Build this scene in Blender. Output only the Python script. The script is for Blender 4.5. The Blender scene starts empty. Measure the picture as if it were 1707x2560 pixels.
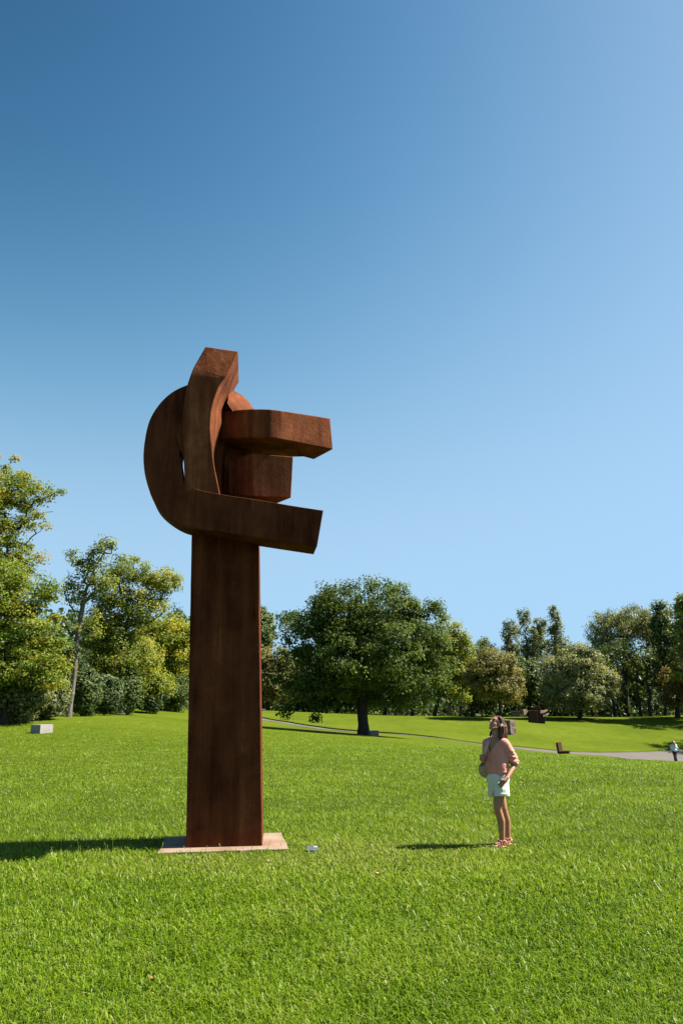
import bpy, bmesh, math, random
import numpy as np
from mathutils import Vector, Matrix, noise as mnoise

scene = bpy.context.scene
COL = scene.collection
R = math.radians
rng = np.random.default_rng(7)

# ------------------------------------------------------------------ camera
FPX = 1987.0                                  # focal length in pixels of the 1707 x 2560 photograph
CAM = np.array((0.0, 0.0, 1.8))
PITCH, ROLL = R(13.7), R(0.7)
_x = np.array((1.0, 0, 0)); _u = np.array((0, -math.sin(PITCH), math.cos(PITCH)))
CF = np.array((0, math.cos(PITCH), math.sin(PITCH)))
CR = _x * math.cos(ROLL) - _u * math.sin(ROLL)
CU = _u * math.cos(ROLL) + _x * math.sin(ROLL)
cd = bpy.data.cameras.new('camera'); cam = bpy.data.objects.new('camera', cd); COL.objects.link(cam)
cd.sensor_fit = 'VERTICAL'; cd.sensor_height = 36.0; cd.lens = FPX / 2560 * 36
cd.clip_start = 0.1; cd.clip_end = 4000
cam.matrix_world = Matrix(((CR[0], CU[0], -CF[0], CAM[0]), (CR[1], CU[1], -CF[1], CAM[1]), (CR[2], CU[2], -CF[2], CAM[2]), (0, 0, 0, 1)))
scene.camera = cam

# ------------------------------------------------------------------ sky, sun, exposure
SUN_EL, SUN_AZ = R(49), R(85)                 # azimuth clockwise from +Y (camera looks along +Y)
world = bpy.data.worlds.new('World'); scene.world = world; world.use_nodes = True
wn = world.node_tree.nodes; bg = wn['Background']
sky = wn.new('ShaderNodeTexSky'); sky.sky_type = 'NISHITA'; sky.sun_disc = False
sky.sun_elevation = SUN_EL; sky.sun_rotation = SUN_AZ
sky.altitude = 100; sky.air_density = 1.0; sky.dust_density = 0.6; sky.ozone_density = 1.0
def sky_op(op, a, b_):
    n = wn.new('ShaderNodeVectorMath'); n.operation = op
    for i, x in enumerate((a, b_)):
        if isinstance(x, tuple): n.inputs[i].default_value = x
        else: world.node_tree.links.new(x, n.inputs[i])
    return n.outputs[0]
# clearer, deeper air than the model's own: steeper towards the zenith, held back at the horizon (one tone curve for the whole dome)
x_ = sky_op('MULTIPLY', sky.outputs[0], (1 / 1.60, 1 / 2.50, 1 / 4.19))
x2 = sky_op('MULTIPLY', x_, x_); x3 = sky_op('MULTIPLY', sky_op('MULTIPLY', x2, x2), sky_op('ADD', sky_op('MULTIPLY', x2, (0.4, 0, 0)), (0.6, 1, 1)))
KS = (1.45, 2.2, 2.7)
den = sky_op('ADD', (1, 1, 1), sky_op('MULTIPLY', x3, KS))
SKY_MID = (0.250, 0.480, 0.745)
top = sky_op('MULTIPLY', x3, tuple((1 + k) * c / (0.0535 * 2 ** 1.8) for k, c in zip(KS, SKY_MID)))
world.node_tree.links.new(sky_op('DIVIDE', top, den), bg.inputs[0])
bg.inputs[1].default_value = 0.0535
sl = bpy.data.lights.new('sun', 'SUN'); sun = bpy.data.objects.new('sun', sl); COL.objects.link(sun)
sl.energy = 4.9; sl.angle = R(0.5); sl.color = (1.0, 0.93, 0.82)
SUNV = Vector((math.cos(SUN_EL) * math.sin(SUN_AZ), math.cos(SUN_EL) * math.cos(SUN_AZ), math.sin(SUN_EL)))
sun.rotation_euler = SUNV.to_track_quat('Z', 'Y').to_euler(); sun.location = (20, 0, 40)
vs = scene.view_settings
vs.view_transform = 'Standard'; vs.look = 'None'; vs.exposure = 1.8; vs.gamma = 1.0; vs.use_curve_mapping = False

# ------------------------------------------------------------------ measuring helpers
def at(px, py, Y):
    """World point on the sight line of a photo pixel at forward distance Y."""
    d = CF + CR * (px - 853.5) / FPX + CU * (1280 - py) / FPX
    return CAM + d * (Y / d[1])
def on_plane(px, py, z=0.0):
    d = CF + CR * (px - 853.5) / FPX + CU * (1280 - py) / FPX
    return CAM + d * ((z - CAM[2]) / d[2])

# ------------------------------------------------------------------ mesh helpers
def fast_mesh(name, verts, faces, smooth=False, attrs=None):
    me = bpy.data.meshes.new(name)
    v = np.ascontiguousarray(verts, dtype=np.float32)
    me.vertices.add(len(v)); me.vertices.foreach_set('co', v.ravel())
    if not isinstance(faces, (list, tuple)): faces = [faces]
    faces = [np.asarray(f, dtype=np.int32) for f in faces if len(f)]
    tot = sum(f.size for f in faces); npoly = sum(len(f) for f in faces)
    me.loops.add(tot); me.loops.foreach_set('vertex_index', np.concatenate([f.ravel() for f in faces]))
    me.polygons.add(npoly); starts = []; s = 0
    for f in faces:
        starts.append(s + np.arange(len(f)) * f.shape[1]); s += f.size
    me.polygons.foreach_set('loop_start', np.concatenate(starts).astype(np.int32))
    me.polygons.foreach_set('use_smooth', np.full(npoly, smooth, dtype=bool))
    me.update(calc_edges=True)
    for k, a in (attrs or {}).items():
        at_ = me.attributes.new(k, 'FLOAT', 'POINT'); at_.data.foreach_set('value', np.asarray(a, dtype=np.float32))
    return me
def link(name, me, mat=None, parent=None, **props):
    o = bpy.data.objects.new(name, me); COL.objects.link(o)
    if mat is not None and me is not None: me.materials.append(mat)
    if parent is not None:
        o.parent = parent; o.matrix_parent_inverse = Matrix.Translation(-parent.location)
    for k, v in props.items(): o[k] = v
    return o
def thing(name, loc, label, category, group=None):
    o = bpy.data.objects.new(name, None); COL.objects.link(o); o.location = Vector(loc); o.empty_display_size = 0.2
    o['label'] = label; o['category'] = category
    if group: o['group'] = group
    return o
def bevel(o, w=0.01, seg=2):
    m = o.modifiers.new('bevel', 'BEVEL'); m.width = w; m.segments = seg; m.limit_method = 'ANGLE'; m.angle_limit = R(40)
    return o
def prism(front, back):
    """Closed solid between two rings of points."""
    n = len(front); v = np.array(list(front) + list(back))
    bm = bmesh.new(); vs_ = [bm.verts.new(p) for p in v]
    bm.faces.new(vs_[:n]); bm.faces.new(list(reversed(vs_[n:])))
    for i in range(n):
        j = (i + 1) % n; bm.faces.new((vs_[j], vs_[i], vs_[n + i], vs_[n + j]))
    bmesh.ops.recalc_face_normals(bm, faces=bm.faces)
    me = bpy.data.meshes.new('solid'); bm.to_mesh(me); bm.free(); return me
def box_mesh(c, s, rz=0.0, taper=1.0):
    c = np.array(c, float); hx, hy, h = s[0] / 2, s[1] / 2, s[2]
    ca, sa = math.cos(rz), math.sin(rz)
    def q(x, y, z): return c + np.array((x * ca - y * sa, x * sa + y * ca, z))
    lo = [q(-hx, -hy, 0), q(hx, -hy, 0), q(hx, hy, 0), q(-hx, hy, 0)]
    t = taper
    hi = [q(-hx * t, -hy * t, h), q(hx * t, -hy * t, h), q(hx * t, hy * t, h), q(-hx * t, hy * t, h)]
    return prism(lo, hi)

# ------------------------------------------------------------------ materials
def material(name):
    m = bpy.data.materials.new(name); m.use_nodes = True
    nt = m.node_tree; nt.nodes.clear()
    out = nt.nodes.new('ShaderNodeOutputMaterial')
    return m, nt, out
def node(nt, typ, **kw):
    n = nt.nodes.new(typ)
    for k, v in kw.items():
        if k.startswith('i_'): n.inputs[k[2:].replace('_', ' ')].default_value = v
        else: setattr(n, k, v)
    return n
def ramp(nt, fac, stops):
    r = nt.nodes.new('ShaderNodeValToRGB'); e = r.color_ramp.elements
    while len(e) < len(stops): e.new(0.5)
    for el, (p, c) in zip(e, stops): el.position = p; el.color = (*c, 1)
    nt.links.new(fac, r.inputs[0]); return r.outputs[0]
def noise_tex(nt, scale, detail=4, rough=0.55, stretch=None, coord='Object'):
    tc = nt.nodes.new('ShaderNodeTexCoord'); mp = nt.nodes.new('ShaderNodeMapping')
    nt.links.new(tc.outputs[coord], mp.inputs[0])
    if stretch: mp.inputs['Scale'].default_value = stretch
    n = node(nt, 'ShaderNodeTexNoise', i_Scale=scale, i_Detail=detail, i_Roughness=rough)
    nt.links.new(mp.outputs[0], n.inputs['Vector']); return n.outputs[0]
def math_(nt, op, a, b):
    n = nt.nodes.new('ShaderNodeMath'); n.operation = op
    for i, x in enumerate((a, b)):
        if isinstance(x, (int, float)): n.inputs[i].default_value = x
        else: nt.links.new(x, n.inputs[i])
    return n.outputs[0]
def mix_col(nt, f, a, b, blend='MIX'):
    n = nt.nodes.new('ShaderNodeMixRGB'); n.blend_type = blend
    for i, x in enumerate((f, a, b)):
        if isinstance(x, (int, float)): n.inputs[i].default_value = x
        elif isinstance(x, tuple): n.inputs[i].default_value = (*x, 1)
        else: nt.links.new(x, n.inputs[i])
    return n.outputs[0]
def bumped(nt, h, strength, dist):
    b = node(nt, 'ShaderNodeBump', i_Strength=strength, i_Distance=dist); nt.links.new(h, b.inputs['Height']); return b.outputs[0]
def solid_mat(name, stops, scale=8, rough=0.7, bump=0.3, bdist=0.01, stretch=None, spec=0.3, detail=5):
    m, nt, out = material(name)
    n = noise_tex(nt, scale, detail, 0.6, stretch)
    p = node(nt, 'ShaderNodeBsdfPrincipled', i_Roughness=rough); p.inputs['Specular IOR Level'].default_value = spec
    nt.links.new(ramp(nt, n, stops), p.inputs['Base Color'])
    if bump: nt.links.new(bumped(nt, noise_tex(nt, scale * 5, 5), bump, bdist), p.inputs['Normal'])
    nt.links.new(p.outputs[0], out.inputs[0]); return m
def leaf_mat(name, stops, rough=0.5, trans=0.35, warm=1.0, spec=0.4):
    spec = spec * 0.5
    m, nt, out = material(name)
    a = nt.nodes.new('ShaderNodeAttribute'); a.attribute_name = 'tint'
    c = ramp(nt, a.outputs['Fac'], stops)
    p = node(nt, 'ShaderNodeBsdfPrincipled', i_Roughness=rough); p.inputs['Specular IOR Level'].default_value = spec
    nt.links.new(c, p.inputs['Base Color'])
    t = nt.nodes.new('ShaderNodeBsdfTranslucent')
    nt.links.new(mix_col(nt, 1.0, c, (1.25 * warm, 1.15, 0.55), 'MULTIPLY'), t.inputs[0])
    mx = nt.nodes.new('ShaderNodeMixShader'); mx.inputs[0].default_value = min(0.6, trans + 0.08)
    nt.links.new(p.outputs[0], mx.inputs[1]); nt.links.new(t.outputs[0], mx.inputs[2])
    nt.links.new(mx.outputs[0], out.inputs[0]); return m
def rust_mat(name, stops, streak=1.0, bump=0.5):
    m, nt, out = material(name)
    a = noise_tex(nt, 1.6, 6, 0.6, (2.2, 2.2, 0.35))
    b = noise_tex(nt, 3.0, 8, 0.65)
    f = noise_tex(nt, 45, 6, 0.7)
    s = math_(nt, 'ADD', math_(nt, 'MULTIPLY', a, 0.5 * streak), math_(nt, 'ADD', math_(nt, 'MULTIPLY', b, 0.4), math_(nt, 'MULTIPLY', f, 0.2)))
    st = noise_tex(nt, 7, 9, 0.7, (1, 1, 0.05)); s = math_(nt, 'ADD', math_(nt, 'MULTIPLY', s, 0.72), math_(nt, 'MULTIPLY', math_(nt, 'SUBTRACT', st, 0.18), 0.42))
    p = node(nt, 'ShaderNodeBsdfPrincipled', i_Roughness=0.85); p.inputs['Specular IOR Level'].default_value = 0.07
    nt.links.new(ramp(nt, s, stops), p.inputs['Base Color'])
    h = math_(nt, 'ADD', math_(nt, 'MULTIPLY', noise_tex(nt, 5, 8, 0.68), 1.0), math_(nt, 'MULTIPLY', f, 0.35))
    nt.links.new(bumped(nt, h, bump, 0.03), p.inputs['Normal'])
    nt.links.new(p.outputs[0], out.inputs[0]); return m

RUST = rust_mat('weathered_steel', [(0.29, (0.022, 0.0054, 0.0019)), (0.44, (0.060, 0.0150, 0.0048)), (0.58, (0.150, 0.046, 0.0165)), (0.74, (0.32, 0.125, 0.055))])
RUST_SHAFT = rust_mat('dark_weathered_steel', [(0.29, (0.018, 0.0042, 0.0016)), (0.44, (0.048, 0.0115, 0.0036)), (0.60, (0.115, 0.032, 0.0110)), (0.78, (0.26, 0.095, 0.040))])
RUST_DARK = rust_mat('dark_steel', [(0.38, (0.0270, 0.0136, 0.0104)), (0.6, (0.0495, 0.0272, 0.0208)), (0.8, (0.0900, 0.0510, 0.0384))])
STONE_PINK_AND_LIT_WING = solid_mat('brown_granite_and_lit_wing', [(0.3, (0.0726, 0.0495, 0.0396)), (0.7, (0.1716, 0.1254, 0.1056))], 3, 0.85, 0.6, 0.04)
CONCRETE = solid_mat('pad_concrete', [(0.32, (0.1533, 0.0859, 0.0502)), (0.5, (0.2043, 0.1386, 0.0924)), (0.68, (0.2270, 0.1719, 0.1267))], 1.8, 0.9, 0.3, 0.006)
STONE_WHITE = solid_mat('pale_stone', [(0.3, (0.1805, 0.1714, 0.1545)), (0.7, (0.2407, 0.2300, 0.2073))], 6, 0.85, 0.3, 0.01)
STONE_GREY = solid_mat('grey_stone', [(0.3, (0.1056, 0.0990, 0.0924)), (0.7, (0.1716, 0.1650, 0.1518))], 6, 0.85, 0.3, 0.01)
ASPHALT = solid_mat('path_asphalt', [(0.3, (0.0702, 0.0601, 0.0532)), (0.7, (0.0955, 0.0821, 0.0716))], 1.2, 0.9, 0.2, 0.005)
BARK = solid_mat('bark_brown', [(0.3, (0.0145, 0.0112, 0.0086)), (0.7, (0.0429, 0.0330, 0.0251))], 3, 0.9, 0.6, 0.03, (3, 3, 0.6))
BARK_PALE = solid_mat('bark_pale', [(0.35, (0.0660, 0.0561, 0.0449)), (0.6, (0.1254, 0.1089, 0.0891)), (0.8, (0.1782, 0.1584, 0.1320))], 2.5, 0.9, 0.6, 0.03, (3, 3, 0.9))

# ------------------------------------------------------------------ terrain
FAR_EDGE = [(655, 1795, 85), (720, 1806, 80), (800, 1819, 75), (900, 1829, 70), (1000, 1836, 68), (1100, 1846, 67), (1220, 1863, 68), (1300, 1868, 69),
            (1380, 1877, 70), (1440, 1881, 71), (1500, 1882, 73), (1600, 1880, 78), (1707, 1872, 84)]
NEAR_EDGE = [(655, 1801, 82), (720, 1812, 77.2), (800, 1824, 72.5), (900, 1831.5, 68.8), (1000, 1837, 67.2), (1100, 1847, 66.3), (1220, 1865.5, 66.8), (1300, 1873, 66),
             (1380, 1883, 66), (1450, 1886, 66), (1520, 1890, 66), (1600, 1903, 65), (1707, 1918, 62)]
ctrl = [(x, y, 0.0) for x in (-24, -12, -4, 4, 12, 24) for y in (-8, 2, 8, 14)]
marks = FAR_EDGE + NEAR_EDGE + [(175, 1792, 52), (10, 1809, 46), (108, 1832, 42), (290, 1786, 62), (420, 1770, 78), (-250, 1830, 44), (660, 1776, 104), (800, 1783, 104),
         (1000, 1790, 106), (908, 1837, 58), (1252, 1798, 90), (1275, 1836, 80), (1340, 1808, 97), (1440, 1794, 108), (1570, 1792, 118), (1700, 1789, 112),
         (1675, 1907, 66), (1404, 1887, 60), (1110, 1794, 106), (2000, 1790, 112)]
ctrl += [tuple(at(*m)) for m in marks]
ctrl += [(-120, 60, 4.0), (-150, 130, 4.0), (-60, 150, 2.0), (0, 180, 0.5), (70, 180, -0.5), (160, 120, -1.5), (140, 40, -4.0), (60, 30, -2.0), (-70, 20, 1.5)]
ctrl = np.array(ctrl)
def _k(r2): return np.where(r2 > 1e-9, r2 * np.log(np.maximum(r2, 1e-9)) * 0.5, 0)
def _fit(c, lam=3.0):
    P = c[:, :2] / 20; n = len(P); d = ((P[:, None] - P[None]) ** 2).sum(-1)
    A = np.zeros((n + 3, n + 3)); A[:n, :n] = _k(d) + np.eye(n) * lam * 0.004; A[:n, n] = 1; A[:n, n + 1:] = P; A[n, :n] = 1; A[n + 1:, :n] = P.T
    return P, np.linalg.solve(A, np.concatenate([c[:, 2], np.zeros(3)]))
_P, _w = _fit(ctrl)
def ground_z(x, y):
    x = np.atleast_1d(np.asarray(x, float)); y = np.atleast_1d(np.asarray(y, float)); out = np.empty(len(x))
    for i in range(0, len(x), 60000):
        q = np.stack([x[i:i + 60000], y[i:i + 60000]], 1) / 20
        d = ((q[:, None] - _P[None]) ** 2).sum(-1)
        out[i:i + 60000] = _k(d) @ _w[:-3] + _w[-3] + q @ _w[-2:]
    out = np.clip(out, -5, 6)
    r = np.hypot(x, y); t = np.clip((r - 170) / 80, 0, 1); out = out * (1 - t) + 0.0 * t
    n = np.clip((r - 7.0) / 9.0, 0, 1); n = n * n * (3 - 2 * n)          # dead level where the near things stand
    near = np.clip((16 - y) / 3, 0, 1) * np.clip((14 - np.abs(x)) / 4, 0, 1)
    return out * (1 - near)
def gz(x, y): return float(ground_z([x], [y])[0])
def nz2(x, y, s, seed=0):
    """Smooth value noise, 0..1, for growth patches."""
    x = np.asarray(x) / s + seed * 17.3; y = np.asarray(y) / s + seed * 9.1
    xi = np.floor(x).astype(np.int64); yi = np.floor(y).astype(np.int64); fx = x - xi; fy = y - yi
    def h(a, b):
        v = (a * 374761393 + b * 668265263 + seed * 1442695) & 0xffffffff; v = ((v ^ (v >> 13)) * 1274126177) & 0xffffffff
        return ((v ^ (v >> 16)) & 0xffff) / 65535.0
    fx = fx * fx * (3 - 2 * fx); fy = fy * fy * (3 - 2 * fy)
    return (h(xi, yi) * (1 - fx) + h(xi + 1, yi) * fx) * (1 - fy) + (h(xi, yi + 1) * (1 - fx) + h(xi + 1, yi + 1) * fx) * fy

def lawn_mat():
    m, nt, out = material('lawn_soil_and_turf')
    big = noise_tex(nt, 0.12, 4, 0.6, coord='Object'); mid = noise_tex(nt, 1.3, 5, 0.65); fine = noise_tex(nt, 9, 6, 0.75, (1, 0.5, 1))
    s = math_(nt, 'ADD', math_(nt, 'MULTIPLY', big, 0.40), math_(nt, 'ADD', math_(nt, 'MULTIPLY', mid, 0.32), math_(nt, 'MULTIPLY', fine, 0.28)))
    c = ramp(nt, s, [(0.37, (0.0419, 0.0651, 0.0030)), (0.5, (0.0637, 0.0887, 0.0050)), (0.61, (0.0855, 0.1065, 0.0089))])
    tc = nt.nodes.new('ShaderNodeTexCoord'); sp = nt.nodes.new('ShaderNodeSeparateXYZ'); nt.links.new(tc.outputs['Object'], sp.inputs[0])
    mr = nt.nodes.new('ShaderNodeMapRange'); mr.inputs['From Min'].default_value = 12; mr.inputs['From Max'].default_value = 46; nt.links.new(sp.outputs['Y'], mr.inputs['Value'])
    thatch = ramp(nt, mid, [(0.35, (0.020, 0.030, 0.005)), (0.65, (0.050, 0.062, 0.012))])
    c = mix_col(nt, mr.outputs[0], thatch, c)
    p = node(nt, 'ShaderNodeBsdfPrincipled', i_Roughness=0.95); p.inputs['Specular IOR Level'].default_value = 0.03
    nt.links.new(c, p.inputs['Base Color']); nt.links.new(bumped(nt, fine, 0.7, 0.05), p.inputs['Normal'])
    nt.links.new(p.outputs[0], out.inputs[0]); return m
LAWN = lawn_mat()
gx = np.unique(np.concatenate([np.linspace(-500, -80, 22), np.linspace(-80, 80, 230), np.linspace(80, 500, 22)]))
gy = np.unique(np.concatenate([np.linspace(-60, 0, 10), np.linspace(0, 135, 230), np.linspace(135, 900, 40)]))
X, Y = np.meshgrid(gx, gy); nx, ny = len(gx), len(gy)
V = np.stack([X.ravel(), Y.ravel(), ground_z(X.ravel(), Y.ravel())], 1)
idx = np.arange(nx * ny).reshape(ny, nx)
F = np.stack([idx[:-1, :-1].ravel(), idx[:-1, 1:].ravel(), idx[1:, 1:].ravel(), idx[1:, :-1].ravel()], 1)
link('lawn', fast_mesh('lawn', V, F, True), LAWN, kind='structure')

# path that crosses the park
def resample(pts, n):
    p = np.array(pts, float); t = np.arange(len(p)); tt = np.linspace(0, len(p) - 1, n)
    q = np.stack([np.interp(tt, t, p[:, k]) for k in range(p.shape[1])], 1)
    k = np.array([1, 2, 3, 2, 1]) / 9.0
    for a in range(q.shape[1]):
        e = np.pad(q[:, a], 2, mode='edge'); q[:, a] = np.convolve(e, k, 'valid')
    return q
farp = [tuple(at(*m)) for m in FAR_EDGE]; nearp = [tuple(at(*m)) for m in NEAR_EDGE]
farp = [(farp[0][0] - 40, farp[0][1] + 22, 0)] + farp + [(farp[-1][0] + 30, farp[-1][1] + 10, 0)]
nearp = [(nearp[0][0] - 40, nearp[0][1] + 21, 0)] + nearp + [(nearp[-1][0] + 30, nearp[-1][1] - 12, 0)]
fe = resample(farp, 160)[:, :2]; ne = resample(nearp, 160)[:, :2]
rows = []
for t in np.linspace(0, 1, 14):
    xy = ne * (1 - t) + fe * t; rows.append(np.column_stack([xy, ground_z(xy[:, 0], xy[:, 1]) + 0.02]))
rows = [rows[0] - np.array((0, 0, 0.22))] + rows + [rows[-1] - np.array((0, 0, 0.22))]
pv = np.concatenate(rows); pi = np.arange(16 * 160).reshape(16, 160)
pf = np.stack([pi[:-1, :-1].ravel(), pi[:-1, 1:].ravel(), pi[1:, 1:].ravel(), pi[1:, :-1].ravel()], 1)
link('path', fast_mesh('path', pv, pf, True), ASPHALT, kind='structure')
# turf edge that stands a hand's breadth above the far side of the path
nrm = np.gradient(fe, axis=0); nrm = np.stack([-nrm[:, 1], nrm[:, 0]], 1); nrm /= np.linalg.norm(nrm, axis=1)[:, None]
prof = [(-0.02, 0.0), (0.02, 0.09), (0.25, 0.11), (1.0, 0.09), (2.4, -0.03)]
rows = []
for a, h in prof:
    xy = fe + nrm * a; rows.append(np.column_stack([xy, ground_z(xy[:, 0], xy[:, 1]) + h + 0.03]))
bv = np.concatenate(rows); bi = np.arange(len(prof) * 160).reshape(len(prof), 160)
bf = np.stack([bi[:-1, :-1].ravel(), bi[:-1, 1:].ravel(), bi[1:, 1:].ravel(), bi[1:, :-1].ravel()], 1)
link('grass_bank', fast_mesh('grass_bank', bv, bf, False), LAWN, kind='structure')

# ------------------------------------------------------------------ trees
def tubes(segs, sides=6):
    """segs: list of (p0, p1, r0, r1) -> verts, quads."""
    p0 = np.array([s[0] for s in segs]); p1 = np.array([s[1] for s in segs]); r0 = np.array([s[2] for s in segs]); r1 = np.array([s[3] for s in segs])
    d = p1 - p0; L = np.linalg.norm(d, axis=1, keepdims=True); d = d / np.maximum(L, 1e-6)
    ref = np.where(np.abs(d[:, 2:3]) > 0.9, np.array([[1.0, 0, 0]]), np.array([[0, 0, 1.0]]))
    a = np.cross(d, ref); a /= np.linalg.norm(a, axis=1, keepdims=True); b = np.cross(d, a)
    ang = np.arange(sides) * 2 * math.pi / sides
    ring = a[:, None] * np.cos(ang)[None, :, None] + b[:, None] * np.sin(ang)[None, :, None]
    lo = (p0 - d * r0[:, None] * 0.2)[:, None] + ring * r0[:, None, None]; hi = (p1 + d * r1[:, None] * 0.2)[:, None] + ring * r1[:, None, None]
    v = np.concatenate([lo, hi], 1).reshape(-1, 3)
    base = np.arange(len(segs))[:, None] * 2 * sides; i = np.arange(sides)[None]; j = (i + 1) % sides
    f = np.stack([base + i, base + j, base + sides + j, base + sides + i], -1).reshape(-1, 4)
    return v, f
def leaf_cards(c, nrm, axis, size, aspect=0.62):
    """Diamond leaves, slightly folded, at centres c."""
    nrm = nrm / np.linalg.norm(nrm, axis=1, keepdims=True)
    ax = axis - nrm * (axis * nrm).sum(1, keepdims=True); ax /= np.maximum(np.linalg.norm(ax, axis=1, keepdims=True), 1e-6)
    bx = np.cross(nrm, ax); s = size[:, None]
    v = np.stack([c - ax * s * 0.5, c + bx * s * aspect * 0.5 + nrm * s * 0.08, c + ax * s * 0.5, c - bx * s * aspect * 0.5 + nrm * s * 0.08], 1).reshape(-1, 3)
    f = np.arange(len(c) * 4).reshape(-1, 4); return v, f
def rand_dir(g, n):
    v = g.normal(size=(n, 3)); return v / np.linalg.norm(v, axis=1, keepdims=True)
def lobes_px(Y, *ls):
    """Crown lobes from photo measurements (centre px, py, half width, half height, [depth offset m]) at distance Y -> world ellipsoids."""
    out = []
    for l in ls:
        px, py, rx, rz = l[:4]; dy = l[4] if len(l) > 4 else 0.0
        c = at(px, py, Y + dy); w = abs(at(px + rx, py, Y + dy)[0] - c[0]); h = abs(at(px, py + rz, Y + dy)[2] - c[2])
        out.append((c, np.array((w, max(w, h * 0.6) * (l[5] if len(l) > 5 else 1.0), h))))
    return out
def crown_points(g, lobes, n, inner=0.35):
    vol = np.array([r[0] * r[1] * r[2] for _, r in lobes]) ** 0.75; k = g.choice(len(lobes), n, p=vol / vol.sum())
    d = rand_dir(g, n); rad = (inner ** 3 + (1 - inner ** 3) * g.random(n)) ** (1 / 3)
    c = np.array([lobes[i][0] for i in k]); r = np.array([lobes[i][1] for i in k])
    return c + d * r * rad[:, None], d
def make_tree(name, base, lobes, label, category, mat, bark=BARK, group=None, n_clusters=200, per=90, leaf=0.2, cr=0.6, trunk=None, trunk_r=0.25, seed=1,
              flat=0.7, inner=0.35, droop=0.0, tint=(0.5, 0.22), twig=0.35, aspect=0.62, bare=0):
    g = np.random.default_rng(seed); base = np.array(base, float)
    t = thing(name, base, label, category, group)
    cl, cdir = crown_points(g, lobes, n_clusters, inner)
    cc = sum(l[0] for l in lobes) / len(lobes)
    if trunk is None:
        top = np.array((cc[0], cc[1], cc[2] + 0.1 * lobes[0][1][2])); trunk = [base, base * 0.6 + top * 0.4 + np.array((g.normal() * 0.15, g.normal() * 0.15, 0)), top]
    trunk = [np.array(p, float) for p in trunk]
    # trunk nodes
    pos = []; par = []
    def add(p, q): pos.append(np.array(p, float)); par.append(q); return len(pos) - 1
    last = add(trunk[0] - np.array((0, 0, 0.15)), -1)
    for a, b in zip(trunk[:-1], trunk[1:]):
        ns = max(2, int(np.linalg.norm(b - a) / 0.7))
        for s in range(1, ns + 1): last = add(a + (b - a) * s / ns + g.normal(size=3) * 0.03, last)
    zmin = base[2] + 0.22 * (trunk[-1][2] - base[2])
    ends = np.concatenate([cl, cl[:0]])
    if bare:
        bp, _ = crown_points(g, [(c, r * 1.12) for c, r in lobes], bare, 0.85); ends = np.concatenate([cl, bp])
    order = np.argsort(np.linalg.norm(ends - trunk[-1] * 0.6 - base * 0.4, axis=1)); tips = []
    for i in order:
        P = np.array(pos); dv = ends[i] - P; D = np.linalg.norm(dv, axis=1)
        cost = D + np.where(P[:, 2] < zmin, 5.0, 0) + np.maximum(0, -dv[:, 2]) * 0.6
        k = int(np.argmin(cost)); a = P[k]; b = ends[i]; ns = max(2, min(5, int(D[k] / 0.8)))
        q = k
        sag = g.normal(size=3) * 0.08 * D[k] + np.array((0, 0, 0.10 * D[k]))
        for s in range(1, ns + 1):
            u = s / ns; q = add(a + (b - a) * u + sag * math.sin(math.pi * u), q)
        tips.append(q)
    cnt = np.zeros(len(pos))
    for q in tips:
        while q >= 0: cnt[q] += 1; q = par[q]
    rad = np.maximum(trunk_r * (np.maximum(cnt, 0.6) / max(cnt.max(), 1)) ** 0.5, 0.012)
    # only the trunk column carries full thickness; flare at the foot
    segs = []
    for i in range(1, len(pos)):
        p = par[i]; r0 = min(rad[p], max(rad[i] * 1.35, 0.012)) if p > 0 else rad[i] * 1.45
        segs.append((pos[p], pos[i], r0, rad[i]))
    v, f = tubes(segs, 7)
    link('trunk', fast_mesh('trunk', v, f, True), bark, t)
    # leaves in clumps round the twig ends
    n = n_clusters * per; k = np.repeat(np.arange(n_clusters), per)
    scale = (0.6 + 0.8 * g.random(n_clusters))[k]
    off = np.clip(g.normal(size=(n, 3)), -1.7, 1.7) * cr * scale[:, None] * 0.55; off[:, 2] *= flat
    if droop: off[:, 2] -= droop * np.abs(g.normal(size=n)) * cr
    c = cl[k] + off
    nr = rand_dir(g, n) * 0.62 + np.array((0, 0, 0.35)) + cdir[k] * 0.35 + off / (cr * 0.55) * 0.30
    ax = rand_dir(g, n) + (np.array((0, 0, -2.0)) * (1 if droop else 0))
    sz = leaf * (0.65 + 0.7 * g.random(n))
    v, f = leaf_cards(c, nr, ax, sz, aspect)
    tn = np.clip(tint[0] + g.normal(size=n_clusters)[k] * tint[1] * 0.7 + g.normal(size=n) * tint[1] * 0.6, 0, 1)
    link('crown', fast_mesh('crown', v, f, False, {'tint': np.repeat(tn, 4)}), mat, t)
    return t
def root_at(px, Y, dx=0):
    p = at(px, 1790, Y); return (p[0], Y, gz(p[0], Y))

OAK_L = leaf_mat('oak_leaves', [(0.1, (0.0345, 0.0605, 0.0139)), (0.5, (0.0657, 0.1052, 0.0211)), (0.9, (0.1325, 0.1686, 0.0309))], 0.55, 0.30, 1.0, 0.2)
BEECH_L = leaf_mat('beech_leaves', [(0.1, (0.0790, 0.1343, 0.0158)), (0.45, (0.1516, 0.2057, 0.0230)), (0.75, (0.2703, 0.2415, 0.0285)), (0.95, (0.3505, 0.2144, 0.0253))], 0.5, 0.38)
GREEN_L = leaf_mat('ash_leaves', [(0.1, (0.0776, 0.1197, 0.0165)), (0.5, (0.1649, 0.2075, 0.0308)), (0.9, (0.2938, 0.2864, 0.0490))], 0.5, 0.36)
YELLOW_L = leaf_mat('yellowing_leaves', [(0.1, (0.1016, 0.1496, 0.0174)), (0.5, (0.2093, 0.2440, 0.0265)), (0.9, (0.3810, 0.3460, 0.0326))], 0.5, 0.4)
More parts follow.
